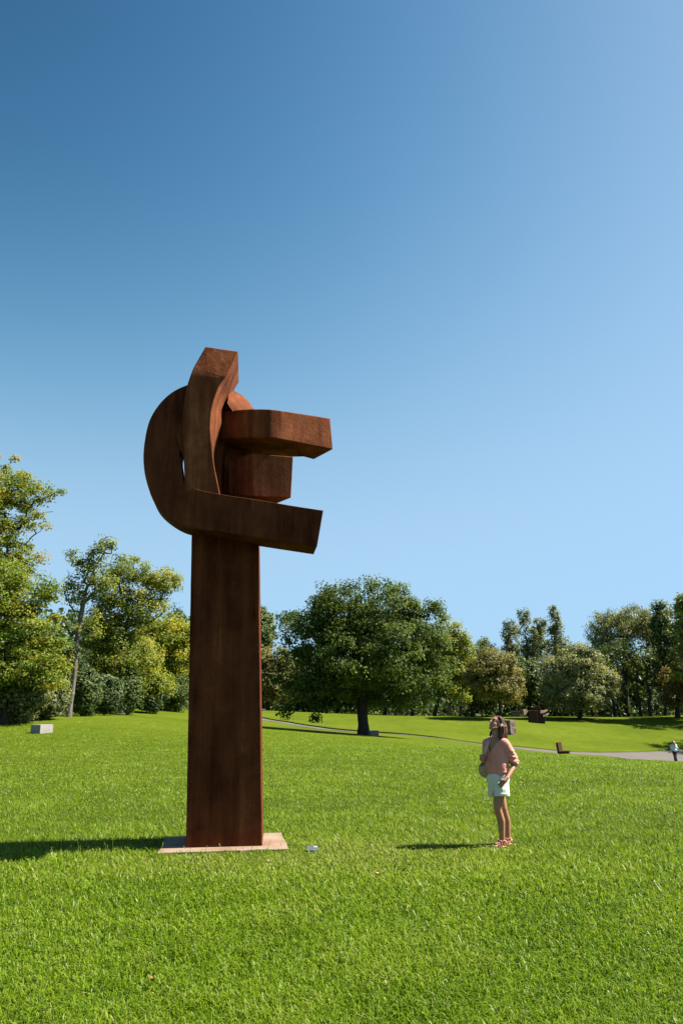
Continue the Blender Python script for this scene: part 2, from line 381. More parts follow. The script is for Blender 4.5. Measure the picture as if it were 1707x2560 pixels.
OLIVE_L = leaf_mat('olive_leaves', [(0.1, (0.0918, 0.0981, 0.0292)), (0.5, (0.1701, 0.1629, 0.0470)), (0.9, (0.2736, 0.2349, 0.0705))], 0.5, 0.34)
PALE_L = leaf_mat('pale_leaves', [(0.1, (0.0722, 0.1006, 0.0377)), (0.5, (0.1525, 0.1784, 0.0661)), (0.9, (0.2909, 0.2929, 0.1331))], 0.45, 0.32, 1.0, 0.5)
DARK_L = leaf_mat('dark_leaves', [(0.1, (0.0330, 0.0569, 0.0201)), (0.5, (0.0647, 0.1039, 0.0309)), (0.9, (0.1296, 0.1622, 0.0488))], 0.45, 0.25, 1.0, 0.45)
BROWN_L = leaf_mat('autumn_leaves', [(0.1, (0.0974, 0.0896, 0.0276)), (0.5, (0.1890, 0.1546, 0.0440)), (0.9, (0.3041, 0.2677, 0.0562))], 0.55, 0.35)
IVY_L = leaf_mat('glossy_leaves', [(0.1, (0.0261, 0.0496, 0.0146)), (0.5, (0.0522, 0.0872, 0.0233)), (0.9, (0.0981, 0.1300, 0.0372))], 0.5, 0.2, 1.0, 0.25)
PINE_L = leaf_mat('pine_needles', [(0.1, (0.0365, 0.0612, 0.0176)), (0.5, (0.0680, 0.1045, 0.0275)), (0.9, (0.1114, 0.1479, 0.0390))], 0.55, 0.2)

# the free-standing oak in the middle of the lawn
b = root_at(908, 58)
make_tree('oak_tree', b, lobes_px(58, (770, 1590, 78, 75), (860, 1530, 85, 76), (955, 1512, 92, 68), (1050, 1590, 75, 95), (1070, 1680, 50, 70), (760, 1690, 75, 78), (900, 1630, 125, 125),
          (985, 1695, 105, 82), (820, 1712, 90, 55), (865, 1650, 85, 72, -2.5), (985, 1640, 90, 85, -2.5), (830, 1560, 75, 70), (1000, 1590, 80, 80), (1090, 1500, 22, 38), (740, 1560, 35, 45), (715, 1768, 32, 28), (790, 1778, 20, 20)),
          'broad dark green oak standing alone in the middle of the lawn', 'tree', OAK_L, n_clusters=640, per=130, leaf=0.2, cr=0.66, trunk_r=0.37, seed=3, inner=0.5,
          trunk=[b, at(907, 1790, 58), at(906, 1745, 58), at(915, 1640, 58), at(925, 1560, 58)], tint=(0.5, 0.25))

# left-hand wood edge
b = root_at(-60, 54)
make_tree('beech_tree', b, lobes_px(54, (-60, 1200, 130, 80), (70, 1215, 58, 42), (125, 1235, 38, 24), (95, 1300, 45, 30), (30, 1270, 55, 50), (0, 1350, 60, 60), (40, 1420, 75, 60), (-80, 1400, 130, 170)),
          'tall golden green beech reaching into the sky at the left edge', 'tree', BEECH_L, n_clusters=330, per=125, leaf=0.16, cr=0.52, trunk_r=0.36, seed=5, flat=0.7, inner=0.2, tint=(0.50, 0.17), bare=40,
          trunk=[b, at(-62, 1600, 54), at(-40, 1400, 54), at(-20, 1240, 54)])
b = root_at(12, 46)
make_tree('beech_tree', b, lobes_px(46, (60, 1560, 85, 60), (0, 1480, 90, 75), (105, 1470, 42, 45), (110, 1640, 70, 50), (20, 1660, 110, 65), (140, 1690, 42, 40), (-80, 1600, 90, 140)),
          'low spreading beech with layered yellow green branches at the left edge', 'tree', BEECH_L, n_clusters=340, per=135, leaf=0.16, cr=0.6, trunk_r=0.2, seed=6, flat=0.45, inner=0.2, tint=(0.42, 0.16),
          trunk=[b, at(16, 1740, 46), at(20, 1620, 46), at(15, 1500, 46)])
b = root_at(172, 52)
make_tree('plane_tree', b, lobes_px(52, (205, 1440, 35, 45), (250, 1400, 32, 40), (270, 1365, 22, 22), (190, 1480, 30, 40), (255, 1460, 35, 40), (215, 1560, 40, 45), (180, 1395, 16, 20)),
          'thin tree with pale leaning trunk and sparse top leaves behind the white block', 'tree', GREEN_L, BARK_PALE, n_clusters=95, per=48, leaf=0.16, cr=0.42, trunk_r=0.17, seed=8, inner=0.1, tint=(0.45, 0.3), bare=80,
          trunk=[b, at(184, 1700, 52), at(192, 1610, 52), at(203, 1535, 52), at(225, 1450, 52), at(262, 1380, 52)])
b = root_at(300, 64)
make_tree('ash_tree', b, lobes_px(64, (330, 1430, 52, 40), (400, 1450, 48, 30), (425, 1475, 28, 24), (290, 1480, 55, 55), (350, 1520, 65, 45), (270, 1570, 60, 60), (310, 1640, 90, 70), (240, 1640, 60, 80)),
          'wide green ash with an arching limb right of the pale trunk', 'tree', GREEN_L, n_clusters=340, per=115, leaf=0.18, cr=0.62, trunk_r=0.26, seed=9, inner=0.25, tint=(0.5, 0.24), bare=20,
          trunk=[b, at(302, 1700, 64), at(310, 1600, 64), at(330, 1500, 64)])
b = root_at(420, 76)
make_tree('maple_tree', b, lobes_px(76, (430, 1590, 55, 50), (450, 1660, 45, 70), (380, 1610, 55, 60), (400, 1690, 60, 55), (470, 1600, 30, 50)),
          'bright yellow green maple just left of the steel column', 'tree', YELLOW_L, n_clusters=230, per=140, leaf=0.21, cr=0.72, trunk_r=0.25, seed=10, inner=0.3, tint=(0.55, 0.24))
b = root_at(330, 68)
make_tree('maple_tree', b, lobes_px(68, (340, 1640, 50, 45), (330, 1700, 65, 45), (280, 1690, 40, 45), (380, 1710, 45, 40)),
          'low yellowing maple with dark trunk under the wide green ash', 'tree', YELLOW_L, n_clusters=150, per=140, leaf=0.19, cr=0.65, trunk_r=0.17, seed=11, inner=0.3, tint=(0.4, 0.26))
b = root_at(444, 120)
make_tree('conifer', b, lobes_px(120, (442, 1545, 22, 32), (450, 1600, 36, 50)), 'small blue green conifer top peeping over the yellow maple', 'tree', DARK_L, n_clusters=60, per=60, leaf=0.34, cr=0.9, trunk_r=0.25, seed=12, inner=0.2, tint=(0.65, 0.2))
for (px, Y, py, rx, rz, m, lab, sd, tn) in [
        (55, 47, 1745, 60, 58, PALE_L, 'pale green feathery shrub at the foot of the spreading beech', 20, 0.45),
        (118, 49, 1745, 46, 52, PALE_L, 'grey green feathery shrub just left of the pale trunk', 21, 0.35),
        (214, 54, 1735, 30, 62, IVY_L, 'upright glossy dark shrub just right of the pale trunk', 22, 0.6),
        (262, 58, 1740, 34, 50, DARK_L, 'dark shadowed shrub under the yellowing maple', 23, 0.3),
        (318, 62, 1730, 34, 55, IVY_L, 'bushy green shrub beside the dark maple trunk', 24, 0.7),
        (375, 68, 1735, 34, 50, DARK_L, 'dark clipped shrub at the back of the left lawn', 25, 0.35),
        (435, 74, 1735, 38, 45, IVY_L, 'light leaved shrub nearest the steel column on its left', 26, 0.85),
        (-40, 46, 1750, 60, 60, DARK_L, 'dark shrub cut by the left edge of the photo', 27, 0.4),
        (150, 60, 1690, 70, 100, DARK_L, 'tall dark evergreen in the gap behind the pale trunk', 28, 0.2),
        (240, 66, 1700, 60, 90, DARK_L, 'dark evergreen behind the glossy upright shrub', 29, 0.25)]:
    b = root_at(px, Y)
    make_tree('shrub', b, lobes_px(Y, (px, py, rx, rz), (px + rx * 0.3, py - rz * 0.2, rx * 0.6, rz * 0.8)), lab, 'shrub', m, n_clusters=110, per=85, leaf=0.18, cr=0.45, trunk_r=0.06, seed=sd, inner=0.35, tint=(tn, 0.22))

# beyond the oak
b = root_at(655, 108)
make_tree('pine_tree', b, lobes_px(108, (640, 1575, 48, 40), (650, 1550, 30, 30), (668, 1600, 22, 20)), 'round topped pine showing just right of the steel column', 'tree', PINE_L, n_clusters=110, per=80, leaf=0.34, cr=0.8, trunk_r=0.28, seed=31, inner=0.35, tint=(0.6, 0.22))
for (px, Y, lobs, m, name, lab, sd, tn, nc) in [
        (670, 106, [(665, 1700, 45, 60), (700, 1690, 38, 70), (655, 1650, 30, 35)], OLIVE_L, 'hazel_tree', 'olive brown hazel below the round topped pine', 32, 0.35, 130),
        (740, 110, [(740, 1700, 60, 80), (790, 1720, 50, 65)], DARK_L, 'yew_tree', 'dark yew seen under the left branches of the oak', 33, 0.35, 130),
        (840, 112, [(840, 1710, 60, 75), (890, 1720, 50, 65)], DARK_L, 'yew_tree', 'dark yew straight behind the oak trunk', 34, 0.3, 120),
        (960, 112, [(960, 1700, 60, 80), (1010, 1715, 50, 70)], DARK_L, 'yew_tree', 'dark yew seen under the right branches of the oak', 35, 0.35, 120),
        (1085, 106, [(1120, 1590, 42, 50), (1150, 1640, 38, 60), (1095, 1680, 60, 75), (1140, 1700, 50, 60)], GREEN_L, 'lime_tree', 'yellow topped lime showing past the right shoulder of the oak', 36, 0.55, 190),
        (1180, 112, [(1180, 1690, 50, 70), (1215, 1720, 45, 55), (1170, 1640, 35, 40)], DARK_L, 'yew_tree', 'shadowy tree between the lime and the olive leaved tree', 37, 0.5, 130),
        (1212, 150, [(1212, 1640, 28, 45), (1210, 1612, 16, 16)], DARK_L, 'conifer', 'small bluish tree top over the olive leaved tree', 38, 0.75, 60),
        (1322, 116, [(1322, 1700, 45, 60), (1290, 1690, 40, 65), (1350, 1720, 40, 55)], DARK_L, 'yew_tree', 'dark tree filling the gap behind the winged sculpture', 39, 0.55, 140)]:
    b = root_at(px, Y)
    make_tree(name, b, lobes_px(Y, *lobs), lab, 'tree', m, n_clusters=nc, per=100, leaf=0.31, cr=0.85, trunk_r=0.22, seed=sd, inner=0.3, tint=(tn, 0.24))
b = root_at(1252, 90)
make_tree('field_maple', b, lobes_px(90, (1230, 1690, 62, 58), (1235, 1655, 45, 32), (1265, 1710, 45, 45), (1195, 1700, 32, 42)), 'rounded olive leaved maple with a slim trunk behind the woman', 'tree', OLIVE_L,
          n_clusters=230, per=120, leaf=0.23, cr=0.62, trunk_r=0.16, seed=41, inner=0.3, tint=(0.5, 0.2))
for (px, Y, lobs, lab, sd) in [
        (1277, 150, [(1275, 1580, 20, 30), (1280, 1630, 24, 45)], 'shortest and leftmost of the tall poplars over the wood', 42),
        (1312, 152, [(1308, 1545, 16, 22), (1318, 1590, 24, 40), (1322, 1650, 26, 50)], 'loose crowned poplar with leaning top beside the shortest poplar', 43),
        (1352, 154, [(1350, 1570, 18, 30), (1350, 1630, 24, 50)], 'thin poplar left of the narrow pointed poplar', 44),
        (1388, 150, [(1385, 1535, 15, 24), (1388, 1575, 20, 34), (1396, 1620, 28, 40)], 'narrow pointed poplar tallest of the row above the pale maple', 45)]:
    b = root_at(px, Y)
    make_tree('poplar_tree', b, lobes_px(Y, *lobs), lab, 'tree', PALE_L, n_clusters=95, per=50, leaf=0.34, cr=0.62, trunk_r=0.2, seed=sd, inner=0.15, flat=1.2, tint=(0.35, 0.22), group='poplars over the far wood', bare=15)
b = root_at(1446, 106)
make_tree('maple_tree', b, lobes_px(106, (1440, 1670, 72, 52), (1400, 1700, 48, 55), (1500, 1700, 48, 50), (1445, 1735, 85, 42), (1450, 1640, 45, 30), (1530, 1725, 22, 30)), 'wide pale leaved maple right of the winged sculpture', 'tree', PALE_L,
          n_clusters=300, per=120, leaf=0.28, cr=0.75, trunk_r=0.24, seed=47, inner=0.35, tint=(0.58, 0.24))
b = root_at(1568, 120)
make_tree('willow_tree', b, lobes_px(120, (1530, 1560, 55, 42), (1580, 1545, 52, 35), (1500, 1600, 38, 45), (1610, 1570, 38, 40), (1555, 1620, 45, 45), (1630, 1600, 20, 40)), 'tall grey green willow with forked dark trunk against the sky', 'tree', PALE_L,
          n_clusters=260, per=60, leaf=0.38, cr=0.8, trunk_r=0.38, seed=48, inner=0.3, droop=0.6, tint=(0.45, 0.22), aspect=0.35, bare=25,
          trunk=[b, at(1562, 1720, 120), at(1560, 1640, 120), at(1550, 1570, 120)])
b = root_at(1600, 124)
make_tree('alder_tree', b, lobes_px(124, (1600, 1690, 45, 60), (1560, 1700, 40, 55), (1500, 1680, 40, 50), (1630, 1670, 35, 50)), 'leafy olive alder below the tall willow', 'tree', GREEN_L, n_clusters=170, per=75, leaf=0.38, cr=0.9, trunk_r=0.25, seed=49, inner=0.25, tint=(0.35, 0.22))
b = root_at(1664, 114)
make_tree('alder_tree', b, lobes_px(114, (1655, 1530, 20, 35), (1650, 1580, 30, 40), (1675, 1620, 38, 60), (1660, 1690, 40, 50)), 'slim dark pointed alder standing right of the willow', 'tree', DARK_L, n_clusters=190, per=60, leaf=0.36, cr=0.8, trunk_r=0.24, seed=50, inner=0.2, tint=(0.75, 0.22), bare=15)
b = root_at(1730, 104)
make_tree('sycamore_tree', b, lobes_px(104, (1720, 1520, 38, 40), (1715, 1590, 45, 50), (1760, 1560, 70, 110), (1740, 1660, 60, 60)), 'large green sycamore cut by the right edge of the photo', 'tree', GREEN_L, n_clusters=230, per=80, leaf=0.32, cr=0.8, trunk_r=0.4, seed=51, inner=0.3, tint=(0.5, 0.3))
b = root_at(1692, 108)
make_tree('chestnut_tree', b, lobes_px(108, (1695, 1690, 38, 40), (1680, 1740, 24, 35), (1720, 1720, 40, 50)), 'russet leaved tree low at the right edge of the photo', 'tree', BROWN_L, n_clusters=100, per=70, leaf=0.34, cr=0.7, trunk_r=0.3, seed=52, inner=0.2, tint=(0.5, 0.25))
for (x, y, h, sd, lab) in [(54, 102, 20, 53, 'tall park tree just outside the frame whose shade crosses the far lawn'), (47, 84, 16, 54, 'park tree just outside the frame whose dappled shade lies above the path')]:
    z = gz(x, y)
    make_tree('lime_tree', (x, y, z), [(np.array((x, y, z + h * 0.58)), np.array((h * 0.42, h * 0.4, h * 0.42)))], lab, 'tree', GREEN_L, n_clusters=170, per=60, leaf=0.4, cr=1.0, trunk_r=0.3, seed=sd, tint=(0.5, 0.2))
# undergrowth and the wood behind, which reads as one mass
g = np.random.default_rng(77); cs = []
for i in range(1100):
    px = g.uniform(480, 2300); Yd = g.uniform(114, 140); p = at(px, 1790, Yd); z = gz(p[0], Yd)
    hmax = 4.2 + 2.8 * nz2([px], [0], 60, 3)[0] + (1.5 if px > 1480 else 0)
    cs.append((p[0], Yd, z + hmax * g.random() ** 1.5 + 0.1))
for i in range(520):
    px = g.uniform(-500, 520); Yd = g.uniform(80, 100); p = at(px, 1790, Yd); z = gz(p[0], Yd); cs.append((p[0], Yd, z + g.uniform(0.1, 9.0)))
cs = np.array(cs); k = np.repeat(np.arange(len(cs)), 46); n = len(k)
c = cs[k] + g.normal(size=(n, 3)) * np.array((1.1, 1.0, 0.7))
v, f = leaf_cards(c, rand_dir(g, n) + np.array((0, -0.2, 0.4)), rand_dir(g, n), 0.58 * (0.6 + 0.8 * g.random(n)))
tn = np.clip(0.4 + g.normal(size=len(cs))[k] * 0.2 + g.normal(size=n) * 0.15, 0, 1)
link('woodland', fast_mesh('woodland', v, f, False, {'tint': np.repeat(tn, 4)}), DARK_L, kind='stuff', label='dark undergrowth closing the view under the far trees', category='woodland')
for (px, Y, h, r) in [(1480, 113, 8, 0.13), (1535, 114, 9, 0.17), (1548, 116, 9, 0.12), (1600, 113, 9, 0.15), (1625, 112, 8, 0.2), (1150, 109, 6, 0.14), (1030, 108, 6, 0.2)]:
    b = np.array(root_at(px, Y)); g2 = np.random.default_rng(int(px))
    t = thing('tree_stem', b, {1480: 'slim dark stem right of the pale maple trunk', 1535: 'thick dark stem left of the willow trunk', 1548: 'thin dark stem close beside the willow trunk', 1600: 'dark stem right of the willow trunk',
              1625: 'stout dark stem left of the pointed alder', 1150: 'slim dark stem left of the olive leaved maple', 1030: 'short dark stem under the right edge of the oak'}[px], 'tree', 'bare stems along the wood edge')
    pts = [b + np.array((g2.normal() * 0.12 * s, 0, h * s / 5.0)) for s in range(6)]
    v, f = tubes([(pts[s], pts[s + 1], r * (1.25 - 0.15 * s), r * (1.1 - 0.15 * s)) for s in range(5)], 8)
    link('trunk', fast_mesh('trunk', v, f, True), BARK, t)
    cl = pts[-1] + g2.normal(size=(300, 3)) * np.array((0.9, 0.9, 0.8)); v, f = leaf_cards(cl, rand_dir(g2, 300), rand_dir(g2, 300), np.full(300, 0.36))
    link('crown', fast_mesh('crown', v, f, False, {'tint': np.repeat(np.clip(0.5 + g2.normal(size=300) * 0.2, 0, 1), 4)}), DARK_L, t)

# ------------------------------------------------------------------ steel sculpture
pad = [on_plane(395, 2132, 0.03), on_plane(722, 2121, 0.03), on_plane(704, 2081, 0.03), on_plane(412, 2091, 0.03)]
g = np.random.default_rng(5); ring = []
for a, b_ in zip(pad, pad[1:] + pad[:1]):
    for s in range(8): ring.append(a + (b_ - a) * s / 8 + np.array((g.normal() * 0.008, g.normal() * 0.012, 0)))
o = link('concrete_slab', prism([p + np.array((0, 0, 0)) for p in ring], [p + np.array((0, 0, -0.25)) for p in ring]), CONCRETE, None,
         label='pale rectangular concrete slab in the grass under the steel column', category='slab'); bevel(o, 0.006)
SC = 0.3316
def S(u, v, Y): return at(340 + u * SC, 840 + v * SC, Y)
base = on_plane(560, 2118, 0.03)
sculpt = thing('steel_sculpture', base, 'tall rust brown steel sculpture with curling arms on a square column', 'sculpture')
fl = on_plane(465, 2120.5, 0.025); fr = on_plane(656, 2115.5, 0.025)
YL, YR = fl[1], fr[1]
ex = (fr - fl) / np.linalg.norm(fr - fl); ey = np.array((-ex[1], ex[0], 0)); Wc = np.linalg.norm(fr - fl)
ztop = S(660, 1330, YL)[2]
def subdivide(me, cuts):
    bm = bmesh.new(); bm.from_mesh(me); bmesh.ops.subdivide_edges(bm, edges=bm.edges[:], cuts=cuts, use_grid_fill=True); bm.to_mesh(me); bm.free(); return me
tl = S(415, 1480, YL + 0.0); wt = 0.955
lo = [fl, fr, fr + ey * 1.0, fl + ey * 1.0]
cx = (fl + fr) / 2
th = at(563, 1350, cx[1]); topc = cx + (th - cx) * (ztop - cx[2]) / (th[2] - cx[2])
hi = [topc - ex * Wc / 2 * wt, topc + ex * Wc / 2 * wt, topc + ex * Wc / 2 * wt + ey * 1.0, topc - ex * Wc / 2 * wt + ey * 1.0]
nseg = 40; g = np.random.default_rng(9); rings = []
for s in range(nseg + 1):
    t = s / nseg; r_ = [a * (1 - t) + b_ * t for a, b_ in zip(lo, hi)]
    j = [g.normal() * 0.0007 for _ in range(4)]
    r_ = [p + ex * j[i] + ey * j[(i + 1) % 4] for i, p in enumerate(r_)]; rings.append(r_)
def ring_solid(rings):
    n = len(rings[0]); bm = bmesh.new(); vv = [[bm.verts.new(p) for p in r_] for r_ in rings]
    for a, b_ in zip(vv[:-1], vv[1:]):
        for i in range(n): bm.faces.new((a[i], a[(i + 1) % n], b_[(i + 1) % n], b_[i]))
    bm.faces.new(list(reversed(vv[0]))); bm.faces.new(vv[-1]); bmesh.ops.recalc_face_normals(bm, faces=bm.faces)
    me = bpy.data.meshes.new('solid'); bm.to_mesh(me); bm.free()
    me.polygons.foreach_set('use_smooth', np.ones(len(me.polygons), dtype=bool)); me.set_sharp_from_angle(angle=R(30)); return me
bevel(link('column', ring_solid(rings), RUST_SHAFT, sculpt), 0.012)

def smooth_poly(pts, n, closed=False):
    """Catmull-Rom through (u, v) points."""
    p = np.array(pts, float); out = []
    m = len(p); segn = m if closed else m - 1
    for i in range(segn):
        if closed: a, b_, c_, d = p[(i - 1) % m], p[i], p[(i + 1) % m], p[(i + 2) % m]
        else: a, b_, c_, d = p[max(i - 1, 0)], p[i], p[i + 1], p[min(i + 2, m - 1)]
        for s in range(n):
            t = s / n; out.append(0.5 * ((2 * b_) + (-a + c_) * t + (2 * a - 5 * b_ + 4 * c_ - d) * t * t + (-a + 3 * b_ - 3 * c_ + d) * t ** 3))
    if not closed: out.append(p[-1])
    return out
def strip_solid(left, right, depth_front, ext, back_scale=1.0):
    """Bar swept along two matching edges: left[i], right[i] in sculpture coords, front depth per station, extruded by ext (world vector)."""
    rings = []
    for (l, r_, y) in zip(left, right, depth_front):
        a = S(l[0], l[1], y[0]); b_ = S(r_[0], r_[1], y[1]); e = np.array(ext)
        rings.append([a, b_, b_ + e, a + e])
    return ring_solid(rings)
# big C-shaped hook in front of the column head (outer edge, inner edge)
outer = [(555, 345), (500, 347), (385, 370), (265, 430), (165, 530), (95, 660), (60, 850), (62, 1000), (90, 1130), (140, 1255), (225, 1345), (350, 1420), (500, 1455), (720, 1488), (935, 1520), (1150, 1553), (1365, 1585)]
inner = [(555, 592), (540, 594), (520, 600), (450, 650), (395, 720), (350, 800), (330, 870), (341, 960), (352, 1040), (361, 1095), (382, 1120), (430, 1145), (520, 1170), (700, 1203), (950, 1240), (1180, 1280), (1412, 1315)]
def hookY(v): return 10.62 + (1500 - v) / 1135 * 0.15
o2, i2 = smooth_poly(outer, 4), smooth_poly(inner, 4)
dep = [(hookY(a[1]), hookY(b_[1])) for a, b_ in zip(o2, i2)]
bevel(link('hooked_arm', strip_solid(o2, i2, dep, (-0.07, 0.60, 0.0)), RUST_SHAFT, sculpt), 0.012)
# upright arm that leans right at its head
lft = [(525, 80), (478, 163), (430, 250), (388, 370), (365, 480), (352, 600), (350, 730), (356, 860), (362, 960), (367, 1060), (372, 1190)]
rgt = [(772, 115), (734, 205), (690, 290), (635, 370), (590, 480), (567, 600), (565, 730), (578, 870), (592, 980), (612, 1080), (638, 1210)]
l2, r2 = smooth_poly(lft, 4), smooth_poly(rgt, 4)
def upY(v): return 10.66 + max(0.0, (285 - v)) / 205 * 0.13
bkr = [(777, 345), (748, 395), (715, 462), (687, 525), (669, 590), (658, 660), (630, 750), (592, 900), (594, 1000), (614, 1100), (638, 1230)]
bkd = [1.1, 1.08, 1.03, 0.93, 0.78, 0.62, 0.55, 0.5, 0.5, 0.5, 0.5]
bkl = [(470, 300), (440, 380), (415, 440), (395, 520), (380, 620), (372, 720), (368, 820), (366, 930), (368, 1010), (370, 1090), (376, 1215)]
b2, bl2, d2 = smooth_poly(bkr, 4), smooth_poly(bkl, 4), np.interp(np.linspace(0, 10, 41), np.arange(11), bkd)
rings = []
for l, r_, br, bl_, dd in zip(l2, r2, b2, bl2, d2):
    y0, y1 = upY(l[1]), upY(r_[1]) + 0.03
    rings.append([S(l[0], l[1], y0), S(r_[0], r_[1], y1), S(br[0], br[1], y1 + dd), S(bl_[0], bl_[1], y0 + dd)])
bevel(link('upright_arm', ring_solid(rings), RUST, sculpt), 0.012)
# swelling left of the upright, and the neck that carries the arms behind it
def slab_uv(name, left, right, y, d, n=4):
    a_, b_ = smooth_poly(left, n), smooth_poly(right, n)
    bevel(link(name, ring_solid([[S(l[0], l[1], y), S(r_[0], r_[1], y), S(r_[0], r_[1], y) + np.array((0, d, 0)), S(l[0], l[1], y) + np.array((0, d, 0))] for l, r_ in zip(a_, b_)]), RUST, sculpt), 0.012)
slab_uv('side_swelling', [(350, 630), (330, 665), (310, 720), (308, 770), (322, 830), (345, 885), (362, 925)], [(480, 630), (480, 665), (480, 720), (480, 770), (480, 830), (480, 885), (480, 925)], 10.69, 0.42)
slab_uv('neck_block', [(640, 500), (560, 600), (500, 690), (500, 800), (500, 960), (500, 1250)], [(715, 500), (735, 590), (690, 730), (668, 820), (650, 920), (640, 1250)], 11.47, 0.5)
slab_uv('rear_block', [(560, 640), (560, 900), (560, 1250)], [(845, 640), (845, 900), (845, 1250)], 11.75, 0.5)
# upper arm pointing right, bent towards the viewer at its elbow
stations = [(600, 585, 775, 11.42, 0.88), (680, 566, 771, 11.30, 0.88), (780, 554, 767, 11.17, 0.88), (870, 549, 765, 11.09, 0.88), (950, 549, 766, 11.05, 0.88), (1010, 551, 768, 11.04, 0.88), (1052, 556, 772, 11.06, 0.88),
            (1150, 570, 790, 11.15, 0.78), (1260, 587, 811, 11.26, 0.65), (1370, 604, 833, 11.36, 0.5), (1475, 620, 855, 11.46, 0.5)]
rings = []
for (u, v0, v1, y, dd) in stations:
    a = S(u - (10 if u > 1400 else 0), v0, y); b_ = S(u + (10 if u > 1400 else 0), v1, y)
    k = (u - 600) / 875.0; e = np.array((-0.02 - 0.29 * max(0, (k - 0.5) * 2), dd, 0))
    rings.append([b_, a, a + e, b_ + e])
bevel(link('upper_arm', ring_solid(rings), RUST, sculpt), 0.014)
# short stub below it
blk = [(700, 940, 1190, 11.40), (880, 885, 1207, 11.08), (1186, 908, 1222, 11.27)]
f0 = [S(*x) for x in ((700, 938, 11.42), (880, 885, 11.08), (1187, 908, 11.14))]
f1 = [S(*x) for x in ((700, 1190, 11.42), (880, 1207, 11.08), (1170, 1221, 11.14))]
bk = np.array((-0.30, 0.42, 0)); zt0 = [p for p in f0]; 
top = [f0[0], f0[1], f0[2], f0[2] + bk, f0[0] + np.array((0.05, 0.40, 0))]; bot = [f1[0], f1[1], f1[2], f1[2] + bk, f1[0] + np.array((0.05, 0.40, 0))]
bevel(link('stub_block', prism(top, bot), RUST, sculpt), 0.014)
# rounded shoulder that shows lit above the upper arm
arc = [(708, 402), (742, 415), (800, 447), (845, 490), (886, 548), (905, 600), (910, 680)]
inn = [(690, 505), (705, 530), (725, 560), (742, 590), (755, 620), (762, 650), (765, 700)]
a2, n2 = smooth_poly(arc, 4), smooth_poly(inn, 4)
rings = [[S(n_[0], n_[1], 11.22), S(a[0], a[1], 11.62), S(a[0], a[1], 11.62) + np.array((0, 0.35, 0)), S(n_[0], n_[1], 11.22) + np.array((0, 0.75, 0))] for a, n_ in zip(a2, n2)]
link('shoulder_block', ring_solid(rings), RUST, sculpt)

# ------------------------------------------------------------------ small things on the near lawn
p = on_plane(780, 2130, 0.0); g_ = thing('label_plate', p, 'small slanted grey metal label plate in the grass right of the slab', 'sign')
METAL = solid_mat('plate_metal', [(0.3, (0.0585, 0.0715, 0.0910)), (0.7, (0.0845, 0.1008, 0.1235))], 12, 0.4, 0, spec=0.5)
WHITE = solid_mat('plate_white', [(0.3, (0.25, 0.25, 0.24)), (0.7, (0.29, 0.29, 0.28))], 10, 0.6, 0)
def slab_on(name, c, w, d, th, tilt, m, parent):
    q = Matrix.Translation(Vector(c)) @ Matrix.Rotation(tilt, 4, 'X')
    pts = [q @ Vector(x) for x in ((-w / 2, 0, 0), (w / 2, 0, 0), (w / 2, d, 0), (-w / 2, d, 0))]
    pts2 = [q @ Vector(x) for x in ((-w / 2, 0, -th), (w / 2, 0, -th), (w / 2, d, -th), (-w / 2, d, -th))]
    return link(name, prism([np.array(a) for a in pts], [np.array(a) for a in pts2]), m, parent)
slab_on('plate', p + np.array((0, 0, 0.02)), 0.14, 0.09, 0.006, R(28), METAL, g_)
slab_on('sticker', p + np.array((0.042, 0.048, 0.0475)), 0.042, 0.028, 0.002, R(28), WHITE, g_)
link('stake', box_mesh(p + np.array((0, 0.05, -0.05)), (0.05, 0.03, 0.09)), METAL, g_)
for (px, py, c, lab) in [(945, 2187, (0.42, 0.24, 0.12), 'curled tan dead leaf lying in the grass in front of the label plate'), (382, 2452, (0.26, 0.10, 0.05), 'small reddish dead leaf low in the foreground grass')]:
    q = on_plane(px, py, 0.055); lsz = 0.55 if py > 2400 else 0.9; lm = solid_mat('dead_leaf', [(0.3, c), (0.7, tuple(x * 1.2 for x in c))], 30, 0.7, 0)
    vv = []; nn = 9
    for i in range(nn):
        a = i / (nn - 1); w = 0.028 * math.sin(math.pi * min(max(a, 0.04), 0.97)) ** 0.8
        for s in (-1, 0, 1): vv.append((q[0] + (a - 0.5) * 0.075 * lsz, q[1] + s * w * lsz, q[2] + 0.018 * abs(s) + 0.02 * (a - 0.5) ** 2 * 4))
    ff = [(i * 3 + s, i * 3 + s + 1, i * 3 + s + 4, i * 3 + s + 3) for i in range(nn - 1) for s in (0, 1)]
    link('dead_leaf', fast_mesh('dead_leaf', vv, np.array(ff), True), lm, None, label=lab, category='leaf')

# ------------------------------------------------------------------ sculptures and blocks farther off
def rot_box(px, Y, w, d, h, rz): 
    b_ = np.array(root_at(px, Y)); return box_mesh(b_ - np.array((0, 0, 0.06)), (w, d, h + 0.06), rz)
def big_box(c, s, rz=0.0): return box_mesh(c, s, rz)
o = link('stone_block', rot_box(108, 42, 0.80, 0.72, 0.40, R(60)), STONE_WHITE, None, label='low pale stone block alone on the left lawn', category='stone block'); bevel(o, 0.012)
o = link('stone_block', rot_box(932, 57, 0.62, 0.5, 0.36, R(20)), STONE_GREY, None, label='small grey stone block beside the oak trunk', category='stone block'); bevel(o, 0.02)
o = link('stone_block', rot_box(655, 100, 0.75, 0.5, 0.22, R(10)), STONE_WHITE, None, label='tiny white stone block just right of the column on the far lawn', category='stone block'); bevel(o, 0.02)
